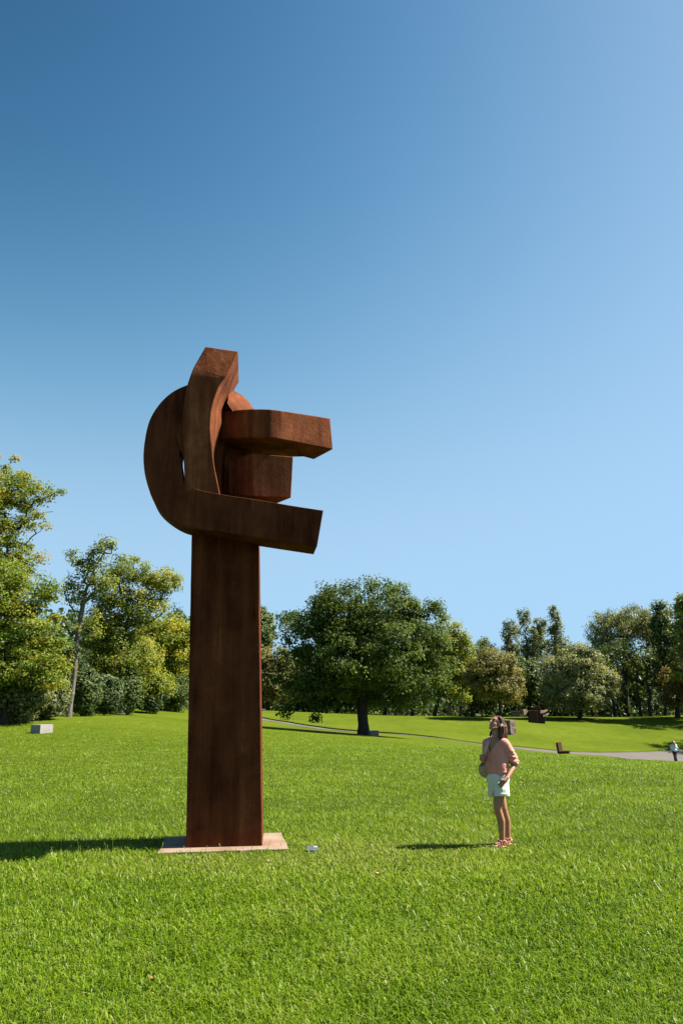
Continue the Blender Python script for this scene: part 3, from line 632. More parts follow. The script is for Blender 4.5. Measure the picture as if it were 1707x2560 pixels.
# split granite block behind the woman
b_ = np.array(root_at(1273, 80)); me = subdivide(box_mesh(b_ - np.array((0, 0, 0.1)), (0.78, 0.66, 1.42), R(38)), 6)
for v_ in me.vertices:
    n_ = mnoise.noise(v_.co * 2.5); v_.co.x += 0.07 * n_; v_.co.y += 0.05 * mnoise.noise(v_.co * 3 + Vector((9, 2, 1))); v_.co.z += 0.03 * n_
link('granite_block', me, STONE_PINK_AND_LIT_WING, None, label='rough brown granite block on the far lawn just right of the woman', category='sculpture')
# winged sculpture; paler stone colour on its wings stands in for sunlit steel
def T(px, py, Y): return at(px, py, Y)
wb = np.array(root_at(1340, 97)); ws = thing('winged_sculpture', wb, 'dark steel sculpture with upturned wings at the far side of the park', 'sculpture')
def facade(poly, Y, depth, sk=0.1, foot=(1340, 1808), turn=0.0):
    b0 = T(foot[0], foot[1], Y); dz = np.array((0, 0, gz(b0[0], Y) - b0[2])); x0 = min(x for x, y in poly)
    f_ = [T(x, y, Y + turn * (x - x0)) + dz for x, y in poly]; return prism(f_, [p_ + np.array((sk * depth, depth, 0)) for p_ in f_])
bevel(link('left_block', facade([(1322, 1776), (1343, 1776), (1344, 1812), (1323, 1813)], 96.2, 1.2), RUST_DARK, ws), 0.03)
bevel(link('right_block', facade([(1343, 1783), (1363, 1785), (1362, 1811), (1344, 1811)], 96.7, 1.0), RUST_DARK, ws), 0.03)
bevel(link('knob', facade([(1332, 1780), (1333, 1769), (1340, 1764), (1347, 1765), (1351, 1772), (1350, 1784)], 96.5, 0.9), RUST_DARK, ws), 0.03)
bevel(link('wing', facade([(1307, 1773), (1314, 1774), (1321, 1777), (1326, 1780), (1326, 1791), (1315, 1790), (1309, 1787)], 96.3, 0.9, 0.1, (1340, 1808), 0.05), STONE_PINK_AND_LIT_WING, ws), 0.03)
bevel(link('wing', facade([(1349, 1776), (1360, 1776), (1369, 1774), (1368, 1778), (1360, 1782), (1350, 1784)], 96.5, 0.8, 0.1, (1340, 1808), 0.05), STONE_PINK_AND_LIT_WING, ws), 0.03)
bevel(link('wing', facade([(1357, 1788), (1365, 1786), (1372, 1783), (1371, 1787), (1362, 1791), (1357, 1793)], 96.5, 0.7, 0.1, (1340, 1808), 0.05), STONE_PINK_AND_LIT_WING, ws), 0.03)
# L-shaped sculpture with its slab
lb = np.array(root_at(1402, 60)); ls = thing('angled_sculpture', lb, 'small dark steel sculpture shaped like an L beside the path', 'sculpture')
uL = [T(1389, 1858, 60), T(1394, 1858, 60.1), T(1399, 1887, 60.1), T(1393, 1886, 60)]
bevel(link('upright_slab', facade([(1388, 1860), (1393, 1858.5), (1398, 1886.5), (1393, 1887)], 59.8, 0.8, 0.6, (1404, 1890)), RUST_DARK, ws if False else ls), 0.015)
bevel(link('foot_slab', facade([(1396, 1882), (1421, 1881), (1421.5, 1888), (1396, 1889)], 59.4, 0.6, 0.45, (1404, 1891)), RUST_DARK, ls), 0.015)
link('paving_slab', prism([np.array((*on, gz(*on) + 0.03)) for on in [tuple(T(px_, 1887, y_)[:2]) for px_, y_ in ((1415, 59.6), (1448, 59.8), (1456, 61.2), (1424, 61.2))]],
     [np.array((*on, gz(*on) - 0.2)) for on in [tuple(T(px_, 1887, y_)[:2]) for px_, y_ in ((1415, 59.6), (1448, 59.8), (1456, 61.2), (1424, 61.2))]]), STONE_WHITE, None, label='pale paving slab right of the L shaped sculpture', category='slab')
bevel(link('steel_block', rot_box(1288, 113, 1.25, 0.5, 0.75, R(-4)), STONE_PINK_AND_LIT_WING, None, label='low brown block at the wood edge left of the winged sculpture', category='sculpture'), 0.02)
bm_ = [T(1117, 1786, 106.5), T(1126, 1785, 106.5), T(1128, 1766, 106.5), T(1121, 1767, 106.5)]
link('leaning_slab', prism(bm_, [p_ + np.array((0.1, 0.5, 0)) for p_ in bm_]), STONE_PINK_AND_LIT_WING, None, label='pinkish leaning stone slab in the shade right of the oak', category='sculpture')
# ------------------------------------------------------------------ people
class Blob:
    """Collects closed primitives, then melts them into one continuous surface."""
    def __init__(s): s.v = []; s.f = []
    def _grid(s, rings, n):
        o = len(s.v); 
        for r_ in rings: s.v += [tuple(p) for p in r_]
        m = len(rings)
        for a in range(m - 1):
            for i in range(n):
                j = (i + 1) % n; s.f.append((o + a * n + i, o + a * n + j, o + (a + 1) * n + j, o + (a + 1) * n + i))
        s.f.append(tuple(o + i for i in reversed(range(n)))); s.f.append(tuple(o + (m - 1) * n + i for i in range(n)))
    def cap(s, p0, p1, r0, r1, n=14):
        p0 = np.array(p0, float); p1 = np.array(p1, float); d = p1 - p0; L = np.linalg.norm(d); d = d / max(L, 1e-6)
        ref = np.array((0, 0, 1.0)) if abs(d[2]) < 0.9 else np.array((1.0, 0, 0)); a = np.cross(d, ref); a /= np.linalg.norm(a); b = np.cross(d, a)
        ang = np.arange(n) * 2 * math.pi / n; c = [a * math.cos(t) + b * math.sin(t) for t in ang]; rings = []
        for t in (-80, -55, -28, 0): q = R(t); rings.append([p0 + d * r0 * math.sin(q) + k * r0 * math.cos(q) for k in c])
        for t in (0, 28, 55, 80): q = R(t); rings.append([p1 + d * r1 * math.sin(q) + k * r1 * math.cos(q) for k in c])
        s._grid(rings, n)
    def chain(s, pts, rs):
        for a, b, x, y in zip(pts[:-1], pts[1:], rs[:-1], rs[1:]): s.cap(a, b, x, y)
    def ell(s, c, axes, radii, n=18):
        c = np.array(c, float); A = [np.array(x, float) for x in axes]; rings = []
        for t in range(-82, 83, 164 // 9):
            q = R(t); rings.append([c + A[2] * radii[2] * math.sin(q) + (A[0] * radii[0] * math.cos(k) + A[1] * radii[1] * math.sin(k)) * math.cos(q) for k in np.arange(n) * 2 * math.pi / n])
        s._grid(rings, n)
    def melt(s, voxel, smooth=4, fac=0.5):
        me = bpy.data.meshes.new('tmp'); me.from_pydata(s.v, [], s.f); me.update()
        bm = bmesh.new(); bm.from_mesh(me); bmesh.ops.recalc_face_normals(bm, faces=bm.faces); bm.to_mesh(me); bm.free()
        o = bpy.data.objects.new('tmp', me); COL.objects.link(o)
        m = o.modifiers.new('r', 'REMESH'); m.mode = 'VOXEL'; m.voxel_size = voxel; m.use_smooth_shade = True
        if smooth: k = o.modifiers.new('s', 'SMOOTH'); k.factor = fac; k.iterations = smooth
        dg = bpy.context.evaluated_depsgraph_get(); out = bpy.data.meshes.new_from_object(o.evaluated_get(dg))
        bpy.data.objects.remove(o); bpy.data.meshes.remove(me)
        out.polygons.foreach_set('use_smooth', np.ones(len(out.polygons), dtype=bool)); return out
def coords(me):
    a = np.empty(len(me.vertices) * 3, dtype=np.float32); me.vertices.foreach_get('co', a); return a.reshape(-1, 3).astype(float)
def set_coords(me, a): me.vertices.foreach_set('co', np.asarray(a, dtype=np.float32).ravel()); me.update()
def drop_faces(me, mask_v):
    bm = bmesh.new(); bm.from_mesh(me); bm.verts.ensure_lookup_table()
    bmesh.ops.delete(bm, geom=[v for v, m in zip(bm.verts, mask_v) if m], context='VERTS'); bm.verts.ensure_lookup_table()
    for _ in range(6): bmesh.ops.smooth_vert(bm, verts=[v for v in bm.verts if v.is_boundary], factor=0.5, use_axis_x=True, use_axis_y=True, use_axis_z=True)
    bm.to_mesh(me); bm.free()
def cloth_mat(name, col, var=0.12, rough=0.85, trans=0.0, weave=180):
    m, nt, out = material(name)
    n = noise_tex(nt, 9, 5, 0.6); c = ramp(nt, n, [(0.3, tuple(x * (1 - var) for x in col)), (0.7, tuple(min(1, x * (1 + var)) for x in col))])
    p = node(nt, 'ShaderNodeBsdfPrincipled', i_Roughness=rough); p.inputs['Specular IOR Level'].default_value = 0.15
    nt.links.new(c, p.inputs['Base Color']); nt.links.new(bumped(nt, noise_tex(nt, weave, 3), 0.25, 0.002), p.inputs['Normal'])
    if trans:
        t = nt.nodes.new('ShaderNodeBsdfTranslucent'); nt.links.new(c, t.inputs[0]); mx = nt.nodes.new('ShaderNodeMixShader'); mx.inputs[0].default_value = trans
        nt.links.new(p.outputs[0], mx.inputs[1]); nt.links.new(t.outputs[0], mx.inputs[2]); nt.links.new(mx.outputs[0], out.inputs[0])
    else: nt.links.new(p.outputs[0], out.inputs[0])
    return m
def skin_mat(name, base):
    """Skin whose natural colouring (lips, brows, lashes) comes from a painted pigment attribute: 0 skin, 0.5 lip, 1 hair."""
    m, nt, out = material(name)
    a = nt.nodes.new('ShaderNodeAttribute'); a.attribute_name = 'pigment'
    n = noise_tex(nt, 14, 4, 0.6); s0 = ramp(nt, n, [(0.3, tuple(x * 0.9 for x in base)), (0.7, tuple(x * 1.1 for x in base))])
    c = mix_col(nt, ramp(nt, a.outputs['Fac'], [(0.0, (0, 0, 0)), (0.5, (1, 1, 1))]), s0, (0.34, 0.12, 0.10))
    c = mix_col(nt, ramp(nt, a.outputs['Fac'], [(0.5, (0, 0, 0)), (1.0, (1, 1, 1))]), c, (0.03, 0.018, 0.012))
    p = node(nt, 'ShaderNodeBsdfPrincipled', i_Roughness=0.48); p.inputs['Specular IOR Level'].default_value = 0.4
    p.inputs['Subsurface Weight'].default_value = 0.08; p.inputs['Subsurface Radius'].default_value = (0.01, 0.004, 0.002)
    nt.links.new(c, p.inputs['Base Color']); nt.links.new(p.outputs[0], out.inputs[0]); return m
SKIN = skin_mat('skin', (0.2984, 0.1452, 0.0847))
BLOUSE = cloth_mat('pink_cotton', (0.6213, 0.2781, 0.2275), 0.06, 0.85, 0.22)
SHORTS = cloth_mat('mint_denim', (0.5040, 0.5472, 0.4760), 0.05, 0.9)
BAGC = cloth_mat('beige_canvas', (0.3135, 0.2430, 0.1445), 0.1)
SANDAL = cloth_mat('tan_leather', (0.36, 0.17, 0.10), 0.15, 0.5)
def hair_mat(name, a, b):
    m, nt, out = material(name)
    n = noise_tex(nt, 60, 4, 0.6, (1, 1, 0.12)); p = node(nt, 'ShaderNodeBsdfPrincipled', i_Roughness=0.45); p.inputs['Specular IOR Level'].default_value = 0.2
    nt.links.new(ramp(nt, n, [(0.35, a), (0.65, b)]), p.inputs['Base Color']); nt.links.new(bumped(nt, n, 0.8, 0.006), p.inputs['Normal']); nt.links.new(p.outputs[0], out.inputs[0]); return m
HAIR = hair_mat('brown_hair', (0.022, 0.009, 0.005), (0.085, 0.036, 0.018))

WF = on_plane(1252, 2114, 0.0); WY = WF[1]
K = 200 / 1176.0
def W(u, v, dy=0.0): return at(1150 + u * K, 1760 + v * K, WY + dy)
woman = thing('person', WF, 'person in a loose pink blouse and mint shorts looking up, hand on hip', 'person')
FB = np.array((-0.75, -0.66, 0)); FB /= np.linalg.norm(FB); LB = np.array((-FB[1], FB[0], 0)) * 1.0
LB = np.cross((0, 0, 1), FB); UB = np.array((0, 0, 1.0))
# head frame: turned left, tilted back
hy = np.array((-0.88, -0.47, 0)); hy /= np.linalg.norm(hy); tilt = R(30)
HF = hy * math.cos(tilt) + UB * math.sin(tilt); HU = UB * math.cos(tilt) - hy * math.sin(tilt); HL = np.cross(HU, HF)
HC = W(532, 292, 0.0)
def H(f_, l_, u_): return HC + HF * f_ + HL * l_ + HU * u_
HA = (HF, HL, HU)
body = Blob()
body.ell(H(-0.008, 0, 0.028), HA, (0.092, 0.072, 0.082)); body.ell(H(0.028, 0, -0.03), HA, (0.062, 0.056, 0.078)); body.ell(H(0.062, 0, -0.094), HA, (0.024, 0.026, 0.020))
body.cap(H(0.088, 0, 0.012), H(0.108, 0, -0.026), 0.008, 0.0115); body.ell(H(0.098, 0, -0.030), HA, (0.010, 0.016, 0.008))
body.ell(H(0.088, 0, -0.060), HA, (0.011, 0.023, 0.006)); body.ell(H(0.085, 0, -0.070), HA, (0.011, 0.020, 0.007))
body.ell(H(0.078, 0, 0.030), HA, (0.014, 0.052, 0.012))
for s in (-1, 1):
    body.ell(H(0.046, 0.032 * s, -0.026), HA, (0.024, 0.022, 0.028)); body.ell(H(0.076, 0.031 * s, 0.004), HA, (0.009, 0.014, 0.008)); body.ell(H(-0.008, 0.073 * s, -0.018), HA, (0.019, 0.009, 0.031))
    body.cap(H(0.0, 0.05 * s, -0.055), H(0.055, 0.022 * s, -0.092), 0.020, 0.018)
neck0 = W(520, 500, 0.0)
body.cap(neck0, H(-0.025, 0, -0.055), 0.055, 0.050)
shL, shR = W(648, 572, -0.105), W(392, 560, 0.105)
body.chain([shL, W(520, 520, -0.01), shR], [0.045, 0.055, 0.045])
BA = (LB, FB, UB)
body.ell(W(515, 660, 0), BA, (0.145, 0.095, 0.17)); body.ell(W(535, 920, 0), BA, (0.122, 0.085, 0.17)); body.ell(W(552, 1110, 0), BA, (0.155, 0.105, 0.13))
# left arm: elbow out, hand on the hip
eL, wL = W(800, 868, -0.02), W(690, 1085, -0.20)
body.chain([shL, eL], [0.042, 0.037]); body.chain([eL, W(765, 950, -0.09), wL], [0.037, 0.037, 0.024])
pL = W(640, 1130, -0.215)
body.chain([wL, pL], [0.026, 0.030]); body.cap(W(668, 1120, -0.20), W(618, 1165, -0.215), 0.026, 0.022); body.cap(W(655, 1140, -0.19), W(600, 1140, -0.225), 0.024, 0.019)
for (a, b_, c_) in (((612, 1130, -.232), (578, 1160, -.222), (556, 1186, -.205)), ((618, 1150, -.226), (586, 1182, -.216), (568, 1208, -.2)), ((626, 1168, -.22), (600, 1200, -.208), (588, 1222, -.195)), ((636, 1178, -.212), (616, 1206, -.2), (608, 1224, -.19))):
    body.chain([W(*a), W(*b_), W(*c_)], [0.0082, 0.0076, 0.0068])
body.chain([W(655, 1115, -.225), W(610, 1118, -.235), W(580, 1128, -.225)], [0.012, 0.010, 0.0085])
# right arm: forearm raised, fist on the bag strap
eR = W(392, 815, 0.12); wR = W(352, 795, -0.02)
body.chain([shR, eR], [0.042, 0.036]); body.chain([eR, wR], [0.036, 0.025])
body.ell(W(325, 785, -0.04), (np.array((1.0, 0, 0)), np.array((0, 1.0, 0)), UB), (0.034, 0.036, 0.042))
for i in range(4):
    v0 = 752 + i * 21
    body.chain([W(338, v0, -.085), W(306, v0 + 2, -.085), W(288, v0 + 5, -.055), W(300, v0 + 8, -.02)], [0.0085, 0.0085, 0.0082, 0.0078])
body.chain([W(350, 770, -.07), W(335, 745, -.09), W(312, 742, -.085)], [0.012, 0.011, 0.009])
# legs
hL, hR = W(585, 1160, -0.06), W(525, 1150, 0.075)
kL, aL = W(548, 1535, -0.10), W(618, 2010, -0.06); kR, aR = W(632, 1545, 0.07), W(702, 2005, 0.13)
for (h_, k_, a_, cu, cv, cdy) in ((hL, kL, aL, 600, 1720, -0.07), (hR, kR, aR, 680, 1720, 0.12)):
    body.chain([h_, h_ * 0.45 + k_ * 0.55, k_], [0.088, 0.072, 0.053]); body.chain([k_, W(cu, cv, cdy), a_ * 0.8 + W(cu, cv, cdy) * 0.2, a_], [0.050, 0.052, 0.036, 0.032])
def foot(a_, fx):
    d = np.array((fx[0], fx[1], 0)); d /= np.linalg.norm(d); side = np.cross((0, 0, 1), d); g0 = np.array((a_[0], a_[1], 0.028))
    heel = g0 - d * 0.045; ball = g0 + d * 0.115 + np.array((0, 0, -0.004))
    body.cap(a_, heel + np.array((0, 0, 0.012)), 0.033, 0.031); body.cap(a_ + d * 0.01 - np.array((0, 0, .02)), ball + np.array((0, 0, 0.008)), 0.036, 0.024); body.cap(heel, ball, 0.028, 0.026)
    for i in range(5):
        o_ = (i - 2) * 0.0165; st = ball + side * o_ * 0.9; L_ = 0.045 - 0.005 * abs(i - 1.2)
        body.cap(st, st + d * L_ + side * o_ * 0.1 - np.array((0, 0, 0.008)), 0.0125, 0.0095)
    return g0, d, side, heel, ball
fL_ = foot(aL, (-0.86, -0.5)); fR_ = foot(aR, (-0.8, -0.6))
bme = body.melt(0.0046, 4, 0.4); c = coords(bme); rel = c - HC
lf, ll, lu = rel @ HF, rel @ HL, rel @ HU
pig = np.zeros(len(c))
d_ = ((ll / 0.024) ** 2 + ((lu + 0.064) / 0.013) ** 2); pig = np.where((d_ < 1) & (lf > 0.07), 0.5, pig)
for s in (-1, 1):
    pig = np.where((((ll - 0.031 * s) / 0.020) ** 2 + ((lu - 0.029 - 0.0 * ll) / 0.0055) ** 2 < 1) & (lf > 0.05), 0.85, pig)
    pig = np.where((((ll - 0.032 * s) / 0.017) ** 2 + ((lu - 0.004) / 0.006) ** 2 < 1) & (lf > 0.05), 0.95, pig)
pa = bme.attributes.new('pigment', 'FLOAT', 'POINT'); pa.data.foreach_set('value', pig.astype(np.float32))
link('body', bme, SKIN, woman)
# blouse
bl = Blob()
bl.ell(W(515, 690, 0), BA, (0.170, 0.120, 0.20)); bl.ell(W(536, 905, 0), BA, (0.174, 0.135, 0.165)); bl.ell(W(542, 985, 0), BA, (0.168, 0.127, 0.075)); bl.ell(W(535, 800, 0), BA, (0.170, 0.13, 0.2))
bl.chain([W(650, 575, -0.105), W(525, 535, 0.02), W(392, 565, 0.105)], [0.066, 0.062, 0.062])
bl.chain([W(648, 580, -0.105), W(715, 710, -0.075), W(780, 820, -0.03)], [0.072, 0.075, 0.066]); bl.cap(W(770, 815, -.04), W(795, 852, -.03), 0.070, 0.066)
bl.chain([W(392, 570, 0.105), W(392, 700, 0.13), W(392, 790, 0.125)], [0.064, 0.064, 0.058])
ble = bl.melt(0.0075, 6, 0.5); c = coords(ble); nn = np.empty(len(c) * 3, dtype=np.float32); ble.vertices.foreach_get('normal', nn); nn = nn.reshape(-1, 3)
# folds: long drapes on the trunk, crumples on the rolled sleeve
def uv_of(p):
    q = p - CAM; z = q @ CF; return (853.5 + FPX * (q @ CR) / z - 1150) / K, (1280 - FPX * (q @ CU) / z - 1760) / K
uu, vv_ = uv_of(c); disp = np.zeros(len(c))
for i in range(len(c)):
    p_ = Vector(c[i] - WF)
    drape = mnoise.noise(Vector((p_.dot(Vector(LB)) * 16, p_.dot(Vector(FB)) * 10, p_.z * 2.5)))
    sl = max(0.0, min(1.0, (uu[i] - 640) / 60.0)) * max(0.0, min(1.0, (vv_[i] - 600) / 160.0))
    crum = mnoise.noise(Vector((p_.x * 14, p_.y * 14, p_.z * 34)))
    disp[i] = 0.012 * drape * (0.4 + min(1.0, max(0, (vv_[i] - 600) / 400))) + sl * 0.018 * crum
disp -= 0.016 * np.exp(-((uu - 448) / 13) ** 2) * np.clip((vv_ - 690) / 40, 0, 1) * np.clip((980 - vv_) / 60, 0, 1)
c2 = c + nn * disp[:, None]; set_coords(ble, c2)
front = (c2 - W(515, 690, 0)) @ FB
vee = (vv_ < 700) & (front > -0.02) & (uu > 432 - (700 - vv_) * 0.22) & (uu < 432 + (700 - vv_) * 0.75) & (vv_ > 430) & (uu < 560)
neckhole = np.linalg.norm((c2 - W(522, 520, 0.0))[:, :2], axis=1) < 0.062
hole = vee | (neckhole & (vv_ < 560))
cuffcut = ((c2 - W(800, 862, -0.025)) @ ((W(800, 862, -.025) - W(700, 690, -.07)) / np.linalg.norm(W(800, 862, -.025) - W(700, 690, -.07)))) > 0.03
drop_faces(ble, hole | (cuffcut & (uu > 690)))
so = link('blouse', ble, BLOUSE, woman); m = so.modifiers.new('thick', 'SOLIDIFY'); m.thickness = 0.004; m.offset = -1
# placket line with small buttons
link('placket', fast_mesh('placket', *tubes([(W(434 + 6 * math.sin(i * 0.7), 700 + i * 28, -0.005) + FB * 0.127, W(434 + 6 * math.sin((i + 1) * 0.7), 728 + i * 28, -0.005) + FB * 0.127, 0.005, 0.005) for i in range(9)], 6), smooth=True), BLOUSE, woman) if False else None
# shorts
sh = Blob()
sh.ell(W(552, 1095, 0), BA, (0.168, 0.128, 0.14)); 
sh.chain([W(588, 1140, -0.055), W(590, 1250, -0.075), W(600, 1320, -0.085)], [0.112, 0.112, 0.110]); sh.chain([W(520, 1140, 0.06), W(510, 1250, 0.06), W(505, 1315, 0.06)], [0.105, 0.102, 0.100])
she = sh.melt(0.009, 3, 0.5); c = coords(she); nn = np.empty(len(c) * 3, dtype=np.float32); she.vertices.foreach_get('normal', nn); nn = nn.reshape(-1, 3)
d_ = np.array([0.006 * mnoise.noise(Vector((p_[0] * 11, p_[1] * 11, p_[2] * 7))) + 0.003 * mnoise.noise(Vector((p_[0] * 30, p_[1] * 30, p_[2] * 24))) for p_ in c])
uu, vv_ = uv_of(c); d_ = d_ * 1.5 + 0.007 * ((vv_ > 1310) & (vv_ < 1364)) - 0.022 * np.exp(-((uu - 482) / 9) ** 2) * np.clip((vv_ - 1120) / 120, 0, 1) - 0.01 * np.exp(-((uu - 590 + (vv_ - 1060) * 0.15) / 8) ** 2) * (vv_ < 1190)
c = c + nn * d_[:, None]; uu, vv_ = uv_of(c); set_coords(she, c)
drop_faces(she, (vv_ > 1368) | (vv_ < 1000))
so = link('shorts', she, SHORTS, woman); m = so.modifiers.new('thick', 'SOLIDIFY'); m.thickness = 0.005; m.offset = -1
# hair
hr = Blob()
hr.ell(H(-0.018, 0, 0.040), HA, (0.094, 0.079, 0.081))
for s in (-1, 1): hr.cap(H(0.02, 0.052 * s, 0.075), H(-0.035, 0.07 * s, 0.02), 0.026, 0.03)
hr.chain([H(-0.09, 0, 0.03), W(640, 380, 0.02), W(645, 470, 0.02), W(640, 540, 0.02)], [0.062, 0.055, 0.046, 0.030])
hr.chain([H(-0.05, 0.06, 0.0), W(610, 420, -0.07), W(605, 500, -0.085), W(585, 580, -0.105), W(568, 625, -0.125)], [0.035, 0.042, 0.036, 0.022, 0.006])
hr.chain([H(-0.06, 0.05, 0.02), W(660, 420, -0.05), W(665, 510, -0.07), W(672, 560, -0.08)], [0.034, 0.034, 0.026, 0.008])
hr.chain([H(-0.04, -0.06, -0.03), W(450, 430, 0.09), W(436, 480, 0.08)], [0.03, 0.02, 0.008])
gg = np.random.default_rng(4)
for i in range(26):
    a = gg.uniform(0, 1); u0 = 575 + 100 * a; r_ = gg.uniform(0.006, 0.012); y_ = -0.10 + 0.02 * gg.normal() + 0.07 * a
    hr.chain([H(-0.02 - 0.07 * a, 0.07 - 0.05 * a, 0.06 - 0.03 * a), W(u0 + 8, 330, y_), W(u0 + 6 + gg.normal() * 6, 430, y_), W(u0 + gg.normal() * 10, 520 + gg.normal() * 25, y_ - 0.01)], [r_, r_, r_, 0.004])
hre = hr.melt(0.0065, 1, 0.4); c = coords(hre); rel = c - HC; lf, lu = rel @ HF, rel @ HU; ll = rel @ HL
drop_faces(hre, ((lf > 0.056) & (lu < 0.070)) | ((lf > 0.026) & (lu < 0.036)))
link('hair', hre, HAIR, woman)
# sandals
for (g0, d, side, heel, ball) in (fL_, fR_):
    sd = Blob(); sd.ell((heel + ball) / 2 + d * 0.022 + np.array((0, 0, -0.026)), (d, side, UB), (0.135, 0.046, 0.012))
    me_ = sd.melt(0.006, 1); so = link('sandal', me_, SANDAL, woman)
    segs = []
    for (k0, hgt, wid) in ((0.075, 0.050, 0.043), (0.10, 0.040, 0.046), (0.045, 0.075, 0.042)):
        q = [g0 + d * (k0 + (0.02 if 0.3 < t < 0.7 else 0)) + side * wid * math.cos(math.pi * t) + UB * (-0.02 + hgt * math.sin(math.pi * t) ** 0.7) for t in np.linspace(0, 1, 9)]
        segs += [(q[i], q[i + 1], 0.007, 0.007) for i in range(8)]
    q = [g0 + UB * 0.045 + (d * math.cos(t) + side * math.sin(t)) * 0.043 for t in np.linspace(0, 2 * math.pi, 13)]; segs += [(q[i], q[i + 1], 0.006, 0.006) for i in range(12)]
    v_, f_ = tubes(segs, 6); link('strap', fast_mesh('strap', v_, f_, True), SANDAL, so)
# shoulder bag with its strap
bag = thing('shoulder_bag', W(330, 960, 0.1), 'beige shoulder bag with a wide strap hanging behind the person in pink', 'bag')
bb = Blob(); bb.ell(W(365, 965, 0.10), (np.array((0.8, 0.6, 0)), np.array((-0.6, 0.8, 0)), UB), (0.10, 0.085, 0.105)); bb.cap(W(330, 1000, .08), W(390, 1040, .12), 0.05, 0.05); bb.cap(W(345, 890, .08), W(385, 900, .12), 0.035, 0.04)
link('pouch', bb.melt(0.012, 4), BAGC, bag)
def ribbon(pts, w, wd, th=0.006):
    rings = []
    for i, p_ in enumerate(pts):
        t_ = pts[min(i + 1, len(pts) - 1)] - pts[max(i - 1, 0)]; t_ /= np.linalg.norm(t_); s_ = np.array(wd, float); s_ -= t_ * (s_ @ t_); s_ /= np.linalg.norm(s_); n_ = np.cross(t_, s_)
        rings.append([p_ - s_ * w / 2 - n_ * th / 2, p_ + s_ * w / 2 - n_ * th / 2, p_ + s_ * w / 2 + n_ * th / 2, p_ - s_ * w / 2 + n_ * th / 2])
    return ring_solid(rings)
STRAP = cloth_mat('cream_webbing', (0.46, 0.30, 0.24), 0.06)
link('strap', ribbon([W(440, 480, 0.12), W(425, 505, 0.03), W(412, 560, -0.02), W(392, 620, -0.045), W(370, 680, -0.06), W(350, 735, -0.07), W(330, 800, -0.04), W(325, 860, 0.04), W(345, 900, 0.09)], 0.045, (0.8, -0.6, 0)), STRAP, bag)
link('flap', ribbon([W(292, 915, 0.06), W(318, 890, 0.03), W(345, 858, 0.03)], 0.03, (0.7, -0.7, 0)), cloth_mat('dark_trim', (0.10, 0.08, 0.06)), bag)

# the visitor far off on the path
PX, PY = 1675, 1907
fb = np.array(root_at(PX, 66)); fb[2] += 0.035; far = thing('person', fb, 'person far off on the path with long fair hair and a pale blue top', 'person')
def Q(x, y, z): return fb + np.array((x, y, z))
pb = Blob()
pb.cap(Q(-0.01, 0, 1.38), Q(-0.01, 0, 1.52), 0.05, 0.05); pb.ell(Q(-0.02, -0.01, 1.56), (np.array((1., 0, 0)), np.array((0, 1., 0)), UB), (0.085, 0.085, 0.115)); pb.ell(Q(0, 0, 1.2), (np.array((1., 0, 0)), np.array((0, 1., 0)), UB), (0.17, 0.12, 0.28))
pb.chain([Q(-0.17, 0, 1.36), Q(-0.24, -0.02, 1.1), Q(-0.22, 0.16, 1.18)], [0.05, 0.042, 0.03]); pb.chain([Q(0.17, 0, 1.36), Q(0.25, -0.04, 1.1), Q(0.18, 0.14, 1.05)], [0.05, 0.042, 0.03])
for s in (-1, 1):
    pb.chain([Q(0.08 * s, 0, 0.85), Q(0.07 * s + 0.02, 0.08 * s, 0.48), Q(0.05 * s + 0.05, -0.06 * s, 0.08)], [0.09, 0.06, 0.04]); pb.cap(Q(0.05 * s + 0.05, -0.06 * s, 0.05), Q(0.05 * s + 0.02, -0.06 * s + 0.17, 0.04), 0.045, 0.035)
fm = pb.melt(0.018, 2); fm.attributes.new('pigment', 'FLOAT', 'POINT'); link('body', fm, SKIN, far)
jb = Blob(); jb.ell(Q(0, 0, 1.22), (np.array((1., 0, 0)), np.array((0, 1., 0)), UB), (0.22, 0.17, 0.26)); jb.ell(Q(0.02, 0, 0.98), (np.array((1., 0, 0)), np.array((0, 1., 0)), UB), (0.22, 0.18, 0.15))
jb.chain([Q(-0.16, 0, 1.36), Q(-0.24, -0.02, 1.1), Q(-0.22, 0.12, 1.16)], [0.075, 0.07, 0.055]); jb.chain([Q(0.16, 0, 1.36), Q(0.25, -0.04, 1.1), Q(0.2, 0.10, 1.05)], [0.075, 0.07, 0.055])
link('top', jb.melt(0.02, 2), cloth_mat('pale_blue_knit', (0.42, 0.53, 0.58)), far)
tb = Blob()
for s in (-1, 1): tb.chain([Q(0.08 * s, 0, 0.88), Q(0.07 * s + 0.02, 0.08 * s, 0.48), Q(0.05 * s + 0.05, -0.06 * s, 0.10)], [0.115, 0.08, 0.058]); tb.cap(Q(0.05 * s + 0.05, -0.06 * s, 0.05), Q(0.05 * s + 0.02, -0.06 * s + 0.17, 0.045), 0.052, 0.045)
link('trousers', tb.melt(0.02, 2), cloth_mat('black_cotton', (0.018, 0.018, 0.02)), far)
hb = Blob(); hb.ell(Q(0.0, -0.02, 1.59), (np.array((1., 0, 0)), np.array((0, 1., 0)), UB), (0.10, 0.095, 0.11)); hb.chain([Q(0.02, -0.07, 1.55), Q(0.04, -0.11, 1.35), Q(0.04, -0.15, 1.22)], [0.09, 0.085, 0.05])
link('hair', hb.melt(0.02, 2), hair_mat('fair_hair', (0.26, 0.17, 0.08), (0.42, 0.30, 0.16)), far)

